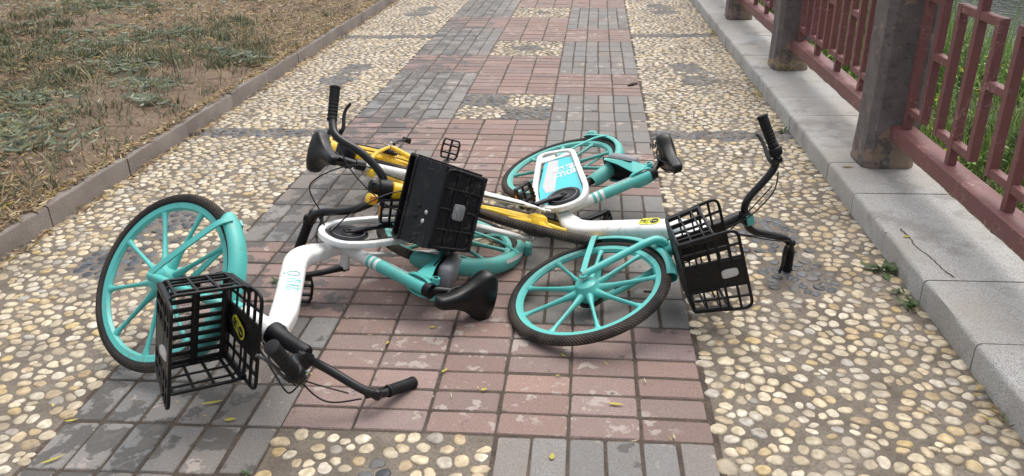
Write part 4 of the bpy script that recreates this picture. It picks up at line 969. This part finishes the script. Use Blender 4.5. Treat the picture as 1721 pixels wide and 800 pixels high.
def teal_bike(key, label, crank, panel, info):
    B = BIKES[key]; root = bpy.data.objects.new('bicycle', None); COL.objects.link(root); root.empty_display_size = 0.1
    st, fix, ax, base = steer_xf(B); Rw = B['R']; bb = B['bb']; cl = B['cl']
    wheel(root, 'rear_wheel', M['teal_dull'], Rw, lambda p: Vector((p[0], p[1], p[2] + Rw)), .062, hub_r=.050, phase=.2, drum=1)
    rk = B['rake']
    wheel(root, 'front_wheel', M['teal'], Rw, lambda p: st((p[0] + rk, p[1], p[2])), .058, hub_r=.048, phase=.45 if key == 'C' else 1.72, drum=1)
    # white main tube: bottom bracket loop -> short run forward -> bend -> head
    mb = MB()
    path = fillet([(.44, 0, .262), (.60, 0, .285), (.70, 0, .318), (.925, 0, .70), (.995, 0, .785)], .085, 8)
    nP = len(path); mb.sweep(path, rrect(1, 1, .55, 4), hint=(0, 1, 0), scales=[(.026 + .016 * min(1, i / 8) - .006 * max(0, (i - nP + 6) / 6), .022 + .008 * min(1, i / 8)) for i in range(nP)])
    mb.lathe([(.030, 0), (.034, .006), (.034, .13), (.030, .138)], fix((0, 0, .372)), ax, 20)
    fr = mb.build('frame', M['white'], root, sharp=50)
    if key == 'A':
        # pale green lettering and ring emblem on the flat right-hand face of the main tube
        d = Vector((.93 - .70, 0, .735 - .318)).normalized(); n_ = Vector((0, -1, 0)); up = n_.cross(d)
        o0 = Vector((.795, -.0305, .49)); m = paint('pale_teal_ink', (0.14, .50, .47), amount=0.1)
        text_mesh('frame_lettering', "\u9752\u6854", .052, m, fr, o0 + d * .075, d, d.cross(n_) * -1, off=.0003)
        lg = MB(); cc = o0 + d * -.005; e2 = d.cross(n_)
        lg.tube([cc + d * (.017 * math.cos(t * .314)) + e2 * (.021 * math.sin(t * .314)) + n_ * .0006 for t in range(20)], .0016, 5, closed=True)
        lg.tube([cc + e2 * .026 + n_ * .0006 - d * .004, cc + e2 * .034 + n_ * .0006 + d * .008], .0016, 5)
        lg.build('emblem', m, fr)
    # drive side loop (chain guard) around chainwheel and chain, at y = -.06
    loop = [(-.075, .225), (-.020, .385), (.46, .402), (.565, .37), (.585, .27), (.54, .205), (.44, .172), (.30, .175)]
    lp = fillet([Vector((x, -.062, z)) for x, z in loop], .048, 6, closed=True)
    mb = MB(); mb.sweep(lp, rrect(.013, .012, .005, 2), closed=True, hint=(0, 1, 0))
    gd = mb.build('chain_guard', M['offwhite'] if key == 'C' else M['white'], root)
    # dropout bridge and stays in the hidden far side
    mb = MB(); mb.box((.0, -.062, Rw), (.06, .006, .17), .002); mb.build('dropout', M['offwhite'] if key == 'C' else M['white'], root)
    mb = MB(); mb.sweep([(.02, .062, Rw), (.25, .050, .29), (.44, .03, .285)], rrect(.012, .008, .004, 2), hint=(0, 1, 0)); mb.box((0, .062, Rw), (.05, .006, .05), .002); mb.build('chain_stay', M['white'], root)
    if panel:
        ins = [Vector((x, 0, z)) for x, z in [(.005, .245), (.040, .372), (.45, .386), (.545, .355), (.562, .275), (.525, .222), (.44, .19), (.31, .192)]]
        ol = fillet(ins, .035, 6, closed=True); mb = MB(); n = len(ol)
        mb.add([(p.x, -.060, p.z) for p in ol] + [(p.x, -.052, p.z) for p in ol], [tuple(range(n)), tuple(range(n, 2 * n))] + [(i, (i + 1) % n, n + (i + 1) % n, n + i) for i in range(n)])
        pn = mb.build('guard_panel', M['panel'], root, smooth=False)
        mb = MB(); mb.add([(.02, -.0606, .262), (.05, -.0606, .31), (.38, -.0606, .262), (.38, -.0606, .222), (.30, -.0606, .21)], [(0, 1, 2, 3, 4)]); mb.build('stripe', M['lens'], pn, smooth=False)
        text_mesh('panel_lettering', "\u7eff\u8272\n\u9a91\u884c", .062, M['white'], pn, (.19, -.0604, .325), (1, 0, .02), (0, 0, 1), off=.0006, bold=.0012)
    mb = MB(); y = -.070
    mb.lathe([(.015, 0), (.070, .001), (.076, .003), (.076, .007), (.068, .008), (.060, .005), (.028, .006), (.024, .010), (.012, .012)], (bb[0], y + .004, bb[1]), (0, -1, 0), 40)
    cw = mb.build('chainring', M['black'], root)
    mb = MB(); mb.tube([(bb[0] + .062 * math.cos(t * .2244), -.0775, bb[1] + .062 * math.sin(t * .2244)) for t in range(28)], .0016, 6, closed=True); mb.build('ring_mark', M['grey'], cw)
    mb = MB()
    for i in range(64):
        t = i / 63
        for zz, r0 in ((1, .058), (-1, .058)):
            x = bb[0] - t * bb[0]; z = bb[1] * (1 - t) + Rw * t + zz * (.056 * (1 - t) + .030 * t)
            mb.box((x, -.056, z), (.0058, .006 if i % 2 else .004, .0075), .001)
    mb.build('chain', M['chain'], root)
    pedal(root, bb, crank, .165, -1, spin=info['spin'][0]); pedal(root, bb, crank + math.pi, .165, 1, spin=info['spin'][1])
    mb = MB(); mb.tube([(bb[0], -.075, bb[1]), (bb[0], .075, bb[1])], .019, 14); mb.build('bottom_bracket', M['white'], root)
    # seat tube, white then teal with two hoops
    A0 = Vector((.478, 0, .285)); A1 = Vector((cl[0], 0, cl[1])); L = (A1 - A0); q = lambda t: A0 + L * t
    mb = MB(); mb.tube([q(0), q(.31)], [.026, .0245], 20); mb.build('seat_tube', M['white'], root)
    mb = MB()
    mb.tube([q(.312), q(.345)], .0247, 20); mb.tube([q(.375), q(.405)], .0247, 20); mb.tube([q(.44), q(1.0)], .0247, 20); sm = mb.build('seat_tube_sleeve', M['teal'], root)
    mb = MB(); mb.tube([q(.30), q(.45)], .0243, 20); mb.build('seat_tube_band', M['white'], sm)
    lab = MB(); d = L.normalized(); n_ = Vector((0, -1, 0)); fwd = d.cross(n_)
    for sgn, base_a in ((1, 0.35),):
        pts = []
        for t in (.56, .575, .80, .815):
            pts.append(t)
        rows = []
        for t, hw in ((.545, .25), (.56, .42), (.82, .42), (.835, .25)):
            rows.append([q(t) + (n_ * math.cos(base_a + w) + fwd * -math.sin(base_a + w)) * .0256 for w in np.linspace(-hw, hw, 7)])
        V = [p for rr in rows for p in rr]; F = [(i * 7 + k, i * 7 + k + 1, (i + 1) * 7 + k + 1, (i + 1) * 7 + k) for i in range(3) for k in range(6)]
        lab.add(V, F)
    lb = lab.build('label_strip', M['lens'], root)
    oo = q(.69) + (n_ * math.cos(.35) - fwd * math.sin(.35)) * .0262
    text_mesh('label_lettering', "\u4e25\u7981\u8f7d\u4eba", .016, M['grey'], lb, oo, d, (n_ * math.cos(.35) - fwd * math.sin(.35)).cross(d), off=.0006)
    # clamp with an oval loop handle and bolt barrel
    ringc = [Vector((0, .0, 0))]; mb = MB()
    lo_ = fillet([q(.80) + fwd * .0 + n_ * .034, q(1.04) + n_ * .036, q(1.04) - n_ * .036, q(.80) - n_ * .034], .03, 6, closed=True)
    e = q(.80); pts = []
    for t in range(28):
        a = 2 * math.pi * t / 28; pts.append(q(.90) + d * (.055 * math.copysign(abs(math.cos(a)) ** .7, math.cos(a))) + n_ * (.036 * math.copysign(abs(math.sin(a)) ** .7, math.sin(a))) + fwd * (-.004))
    mb.sweep(pts, rrect(.004, .009, .002, 1), closed=True, hint=fwd)
    cp = q(1.03)
    mb.lathe([(.006, .020), (.015, .020), (.015, .044), (.006, .044)], cp + fwd * -.026, n_, 16); mb.lathe([(.015, .020), (.015, .042)], cp + fwd * -.026, -n_, 16)
    clp = mb.build('seat_clamp', M['teal'], root)
    mb = MB(); mb.lathe([(.013, -.020), (.013, .020)], cp + fwd * -.026, n_, 16); mb.lathe([(.004, .0445), (.009, .0446), (.009, .045), (.004, .0455)], cp + fwd * -.026, n_, 12); mb.tube([q(.99), q(1.06)], .028, 16); mb.build('clamp_collar', M['black'], clp)
    sc = Vector((B['sa'][0], 0, B['sa'][1])); top = Vector((sc.x + .0, 0, sc.z - .055))
    mb = MB(); mb.tube([q(1.0), q(1.0) + (top - q(1.0)) * .6, top], [.0165, .015, .014], 14); mb.build('seat_post', M['black_metal'], root)
    saddle(root, (sc.x + info.get('sx', 0), sc.z + .012), tilt=info.get('tilt', 0))
    # lock box over the rear wheel with its bracket
    lc = Vector((.215, 0, .600)); la = R(-35); rot = Matrix.Rotation(la, 3, 'Y')   # long side follows the tyre towards the seat tube
    rot = Matrix.Rotation(R(-38), 3, 'Y')
    mb = MB(); mb.box(lc, (.17, .112, .055), .012, rot); lk = mb.build('lock_box', M['grey'], root, sharp=60)
    mb = MB(); mb.box(lc - rot @ Vector((0, 0, .036)), (.19, .118, .012), .004, rot); mb.build('lock_base', M['black'], lk)
    mb = MB()
    for sy in (-1, 1):
        V = [Vector((.385, sy * .040, .655)), Vector((.365, sy * .040, .69)), lc + rot @ Vector((.085, sy * .058, -.030)), lc + rot @ Vector((-.08, sy * .058, -.036)), lc + rot @ Vector((-.07, sy * .058, -.056)), lc + rot @ Vector((.02, sy * .050, -.062)), Vector((.372, sy * .036, .615))]
        mb.add(V + [p - Vector((0, sy * .004, 0)) for p in V], [tuple(range(7)), tuple(range(7, 14))] + [(i, (i + 1) % 7, 7 + (i + 1) % 7, 7 + i) for i in range(7)])
    mb.build('lock_bracket', M['teal'], root, smooth=False)
    fd = fender(root, 'rear_fender', M['teal_dull'], lambda p: Vector((p[0], p[1], p[2] + Rw)), (0, 0), Rw + .008, R(26), R(150), .036)
    # tail lamp block and stay
    a = R(143); p0 = Vector((math.cos(a) * (Rw + .034), 0, Rw + math.sin(a) * (Rw + .034))); rt = Matrix.Rotation(-(a - math.pi / 2), 3, 'Y')
    mb = MB(); mb.box(p0, (.055, .062, .040), .010, rt); mb.build('tail_lamp', M['teal_dull'], fd)
    mb = MB(); a = R(118)
    for sy in (-1, 1): mb.sweep(fillet([(0, sy * .066, Rw), (math.cos(a) * Rw * .8, sy * .055, Rw + math.sin(a) * Rw * .8), (math.cos(a) * (Rw + .012), sy * .030, Rw + math.sin(a) * (Rw + .012))], .03, 4), rrect(.0075, .003, .001, 1), hint=(0, 1, 0))
    mb.build('fender_stay', M['teal'], root)
    lbl = MB(); n = 14; V = []
    for i in range(n):
        a = R(100 + 26 * i / (n - 1)); rr = Rw + .008
        for (u, v) in ((.0135, -.012), (.0075, -.027)): V.append((math.cos(a) * (rr + u), v, Rw + math.sin(a) * (rr + u)))
    lbl.add(V, [(2 * i, 2 * i + 1, 2 * i + 3, 2 * i + 2) for i in range(n - 1)]); lbl.build('fender_label', M['lens'], fd)
    # fork: crown and two curved legs
    mb = MB()
    for sy in (-1, 1):
        pts = fillet([(0, sy * .010, .345), (-.002, sy * .056, .318), (.004, sy * .066, .26), (rk - .004, sy * .066, .0)], .035, 6)
        mb.tube(pts, [.019 - .006 * i / (len(pts) - 1) for i in range(len(pts))], 12)
        mb.lathe([(.006, 0), (.015, .001), (.015, .007), (.006, .008)], (rk, sy * .060, 0), (0, sy, 0), 12)
    mb.lathe([(.026, -.03), (.030, -.026), (.030, .008), (.026, .012)], (0, 0, .352), (0, 0, 1), 20)
    fk = mb.build('fork', M['teal'], root, st)
    fd2 = fender(root, 'front_fender', M['teal'], st, (rk, 0), Rw + .010, R(62), R(157), .034)
    mb = MB(); a = R(150)
    for sy in (-1, 1):
        d1 = Vector((math.cos(a), 0, math.sin(a)))
        mb.sweep(fillet([Vector((rk, sy * .074, 0)) + d1 * .01, Vector((rk, sy * .070, 0)) + d1 * .10, Vector((rk, sy * .050, 0)) + d1 * (Rw - .01), Vector((rk, sy * .022, 0)) + d1 * (Rw + .022)], .04, 5), rrect(.011, .0032, .0012, 1), hint=(0, 1, 0))
    mb.build('fender_stay', M['teal'], root, st)
    # stem, bars
    mb = MB(); s0 = .515
    mb.lathe([(.026, 0), (.036, .006), (.037, .018), (.030, .035), (.024, .075), (.022, .12), (.023, .15), (.018, .158)], (0, 0, s0 - .01), (0, 0, 1), 20)
    mb.box((.022, 0, B['sT']), (.05, .055, .036), .008)
    sm_ = mb.build('stem', M['black'], root, st)
    mb = MB(); mb.box((.050, .0, B['sT'] + .003), (.006, .042, .030), .002); bd = mb.build('badge', M['teal_dull'], sm_, st)
    bars(root, st, [(.02, .0, .66), (.02, .062, .665), (.036, .150, .800), (.030, .195, .822), (.012, .235, .822)], (.016, .225, .822), (-.031, .342, .822), sT=B['sT'])
    cable(root, [(-.02, -.03, .30), (.03, -.045, .40), (.06, -.03, .52), (.085, .03, .62), (.06, .12, .77)], xf=st); cable(root, [(.02, .05, .10), (.02, .07, .30), (.05, .05, .45), (.075, -.02, .58), (.07, -.11, .76)], xf=st)
    b, Q = teal_basket(root)
    if key == 'A':
        sticker(b, Q(-1, -.02, .725) + Vector((.0095, 0, 0)), (0, .35, 1), (0, -1, .35), .088, .046)
    else:
        d = Vector((.93 - .70, 0, .735 - .318)).normalized()
        sticker(fr, Vector((.855, -.0315, .60)), d, d.cross(Vector((0, -1, 0))) * -1, .088, .046)
    cable(root, [(.06, -.15, .80), (.10, -.10, .74), (.09, -.04, .62), (.05, -.03, .50), (.02, -.055, .40)], xf=st)
    cable(root, [(.06, .15, .80), (.11, .09, .72), (.07, .03, .60), (.04, .02, .50)], xf=st)
    finish(root, B, label); return root
teal_bike('A', 'toppled white and teal bicycle on the left with its front wheel turned up', R(173), False, dict(spin=(0.2, 0.4)))
teal_bike('C', 'toppled white and teal bicycle on the right with a teal panel in its chain guard', R(-68), True, dict(spin=(0.9, 0.3), tilt=0.05))

def yellow_bike():
    B = BIKES['B']; root = bpy.data.objects.new('bicycle', None); COL.objects.link(root); root.empty_display_size = 0.1
    st, fix, ax, base = steer_xf(B); Rw = B['R']; bb = B['bb']; cl = B['cl']; rk = B['rake']
    rwx = lambda p: Vector((p[0], p[1], p[2] + Rw))
    wheel(root, 'rear_wheel', M['yellow'], Rw, rwx, .07, spokes=5, hub_r=.042, drum=1)
    fw = wheel(root, 'front_wheel', M['yellow'], Rw, lambda p: st((p[0] + rk, p[1], p[2])), .062, spokes=5, hub_r=.046, drum=-1, hub_mat=M['yellow'])
    mb = MB(); path = fillet([(.45, 0, .30), (.60, 0, .33), (.86, 0, .60), tuple(fix((-.02, 0, .43)))], .09, 6)
    mb.sweep(path, rrect(.026, .024, .012, 3), hint=(0, 1, 0)); mb.lathe([(.030, 0), (.036, .006), (.036, .256), (.032, .26)], fix((0, 0, .355)), ax, 20)
    mb.build('frame', M['yellow'], root)
    A0 = Vector((bb[0], 0, bb[1])); A1 = Vector((cl[0], 0, cl[1])); q = lambda t: A0 + (A1 - A0) * t
    mb = MB(); mb.tube([q(0), q(1.02)], .024, 18); mb.build('seat_tube', M['offwhite'], root)
    mb = MB(); mb.lathe([(.024, 0), (.030, .003), (.030, .030), (.024, .034)], q(.86), A1 - A0, 20); mb.box(q(.93) + Vector((.022, -.02, 0)), (.05, .04, .02), .005); mb.build('seat_collar', M['yellow'], root)
    mb = MB(); mb.tube([q(1.0), q(1.12)], [.026, .024], 16); mb.tube([q(1.1), Vector((B['sa'][0] + .02, 0, B['sa'][1] - .055))], .0165, 12); mb.build('seat_post', M['black_metal'], root)
    saddle(root, (B['sa'][0], B['sa'][1] + .005), tilt=0.1)
    for sy in (-1, 1):
        mb = MB(); mb.sweep([(.0, sy * .070, Rw), (.06, sy * .068, Rw + .002), (.25, sy * .055, Rw + .004), (.45, sy * .035, bb[1])], rrect(1, 1, .5, 3), hint=(0, 1, 0), scales=[(.006, .004), (.013, .011), (.015, .012), (.016, .014)])
        cs = mb.build('chain_stay', M['yellow'] if sy > 0 else M['offwhite'], root)
        if sy > 0:
            mb = MB()
            for i in range(24):
                x = .08 + .33 * i / 23; mb.box((x, .0605 + .012 - x * .055 + .003, Rw + .004), (.006, .004, .020), .001)
            mb.build('ribbed_sleeve', M['offwhite'], cs)
        mb = MB(); mb.tube([(.0, sy * .068, Rw), (.20, sy * .05, .50), (.385, sy * .022, .655)], [.008, .010, .011], 10); mb.build('seat_stay', M['yellow'], root)
    mb = MB(); mb.box((.0, .074, Rw), (.045, .006, .060), .002); mb.lathe([(.010, 0), (.010, .016), (.006, .018)], (0, .076, Rw), (0, 1, 0), 10); mb.build('dropout', M['steel'], root)
    fender(root, 'rear_fender', M['yellow'], rwx, (0, 0), Rw + .010, R(48), R(150), .034)
    mb = MB(); a = R(70); c = Vector((math.cos(a) * (Rw + .02), 0, Rw + math.sin(a) * (Rw + .02))); mb.box(c, (.11, .125, .07), .02, Matrix.Rotation(-(a - math.pi / 2), 3, 'Y')); mb.build('lock_box', M['dusty_black'], root)
    mb = MB(); mb.lathe([(.015, 0), (.075, .002), (.08, .006), (.07, .012), (.02, .014)], (bb[0], -.060, bb[1]), (0, -1, 0), 30); mb.build('chainring', M['black'], root)
    mb = MB(); lp = fillet([Vector((x, -.066, z)) for x, z in [(-.05, .26), (-.05, .35), (.45, .40), (.57, .36), (.56, .26), (.45, .22)]], .05, 5, closed=True); mb.sweep(lp, rrect(.010, .012, .004, 2), closed=True, hint=(0, 1, 0)); mb.build('chain_guard', M['yellow'], root)
    ca = R(-134); pedal(root, bb, ca, .165, 1, spin=1.0); pedal(root, bb, ca + math.pi, .165, -1, spin=.2)
    mb = MB(); mb.tube([(bb[0], -.075, bb[1]), (bb[0], .075, bb[1])], .020, 14); mb.build('bottom_bracket', M['yellow'], root)
    mb = MB(); mb.tube([(.0, .085, Rw - .02), (-.12, .095, Rw - .12), (-.20, .10, Rw - .22)], .008, 8); mb.box((-.21, .10, Rw - .235), (.05, .03, .02), .004, Matrix.Rotation(.8, 3, 'Y')); mb.build('kickstand', M['black_metal'], root)
    # fork: white blades with flattened ends
    mb = MB()
    for sy in (-1, 1):
        mb.sweep([(0, sy * .03, .36), (.0, sy * .062, .335), (.01, sy * .067, .26), (rk * .7, sy * .067, .09), (rk - .004, sy * .067, .040), (rk, sy * .067, .012), (rk, sy * .067, -.018)], [(math.cos(t * .6283), math.sin(t * .6283)) for t in range(10)], hint=(0, 1, 0),
                 scales=[(.017, .015), (.018, .015), (.018, .015), (.014, .012), (.010, .007), (.009, .003), (.008, .003)])
    mb.lathe([(.03, 0), (.035, .004), (.035, .03), (.03, .034)], (0, 0, .325), (0, 0, 1), 18); mb.build('fork', M['white'], root, st)
    fender(root, 'front_fender', M['yellow'], st, (rk, 0), Rw + .010, R(85), R(150), .032)
    # headset sleeve, stem, lamp
    mb = MB(); mb.lathe([(.030, .0), (.0385, .004), (.037, .05), (.028, .052), (.023, .06), (.018, .075)], (0, 0, .617), (0, 0, 1), 20); mb.box((-.005, 0, .685), (.045, .05, .04), .008); mb.build('stem', M['black'], root, st)
    mb = MB(); mb.box((.03, -.045, .69), (.045, .040, .045), .008); lt = mb.build('lamp_housing', M['yellow'], root, st); mb = MB(); mb.box((.054, -.045, .69), (.004, .026, .028), .001); mb.build('lens', M['amber'], lt, st)
    bars(root, st, [(-.01, 0, .645), (-.01, .045, .650), (-.03, .115, .745), (-.09, .150, .858), (-.130, .195, .868), (-.145, .22, .87)], (-.142, .205, .87), (-.18, .338, .88), bar_r=.0158, grip_r=.0185)
    # solid fronted basket: raised rim and grid ribs
    s0, s1, f0, f1 = .345, .585, .055, .285
    def Q(u, v, w): t = w; return Vector(((f0 + f1) / 2 + u * (f1 - f0) / 2 * (.93 + .07 * t), v * (.142 + .018 * t), s0 + (s1 - s0) * w))
    mb = MB(); th = .97
    # side profile: floor, upright ribbed front, then a bolted band leaning back over the load
    prof = [(-1, 0), (1, 0), (1, .70), (-.25, 1.0), (-1, 1.0)]
    V = [Q(u, b, w) for b in (-1, 1) for u, w in prof] + [Q(u * .96 if u > -1 else -.96, b * .97, w + (.03 if w == 0 else (-.02 if w == .70 else 0))) for b in (-1, 1) for u, w in prof]
    F = [(0, 1, 2, 3, 4), (5, 9, 8, 7, 6), (0, 5, 6, 1), (1, 6, 7, 2), (2, 7, 8, 3), (4, 9, 5, 0),
         (10, 14, 13, 12, 11), (15, 16, 17, 18, 19), (10, 11, 16, 15), (11, 12, 17, 16), (12, 13, 18, 17), (14, 10, 15, 19),
         (3, 8, 18, 13), (8, 9, 19, 18), (9, 4, 14, 19), (4, 3, 13, 14)]
    mb.add(V, F); bk = mb.build('basket', M['dusty_black'], root, st, smooth=False)
    bv = bk.modifiers.new('edge', 'BEVEL'); bv.width = .006; bv.segments = 3
    mb = MB(); fx = lambda v, w, o=.0: Q(1, v, w) + Vector((.004 + o, 0, 0)); rb = rrect(.0035, .004, .001, 1)
    rim = fillet([fx(-.95, .04), fx(.95, .04), fx(.95, .68), fx(-.95, .68)], .03, 6, closed=True); mb.sweep(rim, rrect(.0045, .005, .0015, 1), closed=True, hint=(1, 0, 0))
    for v in (-.50, .0, .50): mb.sweep([fx(v, .04), fx(v, .66)], rb, hint=(1, 0, 0))
    for w in (.25, .47): mb.sweep([fx(-.95, w), fx(.95, w)], rb, hint=(1, 0, 0))
    for sv in (-1, 1):
        for u in (-.6, 0, .6): mb.sweep([Q(u, sv, .04) + Vector((0, .003 * sv, 0)), Q(u, sv, .95 if u < -.2 else (.85 if u < .2 else .74)) + Vector((0, .003 * sv, 0))], rb, hint=(0, 1, 0))
        mb.sweep([Q(-.95, sv, .5) + Vector((0, .003 * sv, 0)), Q(.95, sv, .5) + Vector((0, .003 * sv, 0))], rb, hint=(0, 1, 0))
    top = fillet([Q(-1, -1, 1), Q(-.25, -1, 1), Q(-.25, 1, 1), Q(-1, 1, 1)], .02, 4, closed=True); mb.sweep(top, rrect(.006, .005, .002, 1), closed=True, hint=(0, 0, 1))
    mb.build('basket_ribs', M['dusty_black'], bk, st)
    n3 = (Q(-.25, 0, 1) - Q(1, 0, .70)).cross(Vector((0, 1, 0))).normalized(); n3 = n3 if n3.x > 0 else -n3
    for (v, t) in ((-.42, .35), (-.20, .30), (-.34, .62), (-.10, .58)):
        mb = MB(); c3 = Q(1, v, .70).lerp(Q(-.25, v, 1), t); mb.lathe([(.0085, 0), (.009, .002), (.006, .005), (.003, .0055)], c3, n3, 12); mb.build('bolt', M['dusty_black'] if t > .5 else M['steel'], bk, st)
    mb = MB(); mb.sweep([fx(-.02, .36, .002), fx(-.02, .36, .010), fx(-.02, .36, .013)], rrect(1, 1, .4, 3), hint=(0, 0, 1), scales=[(.030, .022), (.030, .022), (.025, .018)]); mb.build('basket_reflector', M['dull_lens'], bk, st)
    mb = MB(); mb.sweep([(.0, 0, .45), (.062, 0, .45)], rrect(.03, .02, .004, 1), hint=(0, 1, 0)); mb.build('bracket', M['black'], bk, st)
    mb = MB(); mb.box((rk + .01, .060, .0), (.02, .012, .04), .003); mb.tube([(rk, .062, .0), (rk + .02, .065, .04), (rk + .02, .062, .075)], .004, 6); mb.box((rk - .02, .062, -.045), (.014, .010, .03), .003); mb.build('brake_arm', M['steel'], root, st)
    cable(root, [(-.10, .15, .84), (-.02, .06, .80), (.05, -.02, .70), (.10, -.06, .60), (.08, -.05, .45)], xf=st)
    cable(root, [(-.10, -.15, .84), (.03, -.20, .82), (.08, -.10, .76), (.06, .0, .62), (.05, .04, .45), (.03, .060, .25), (rk + .01, .066, .08)], xf=st)
    cable(root, [(-.10, -.15, .84), (-.12, -.05, .90), (-.08, .06, .76), (-.03, .05, .60), (-.05, .03, .45)], xf=st)
    finish(root, B, 'yellow and white bicycle with a black solid basket lying between two teal ones')
yellow_bike()
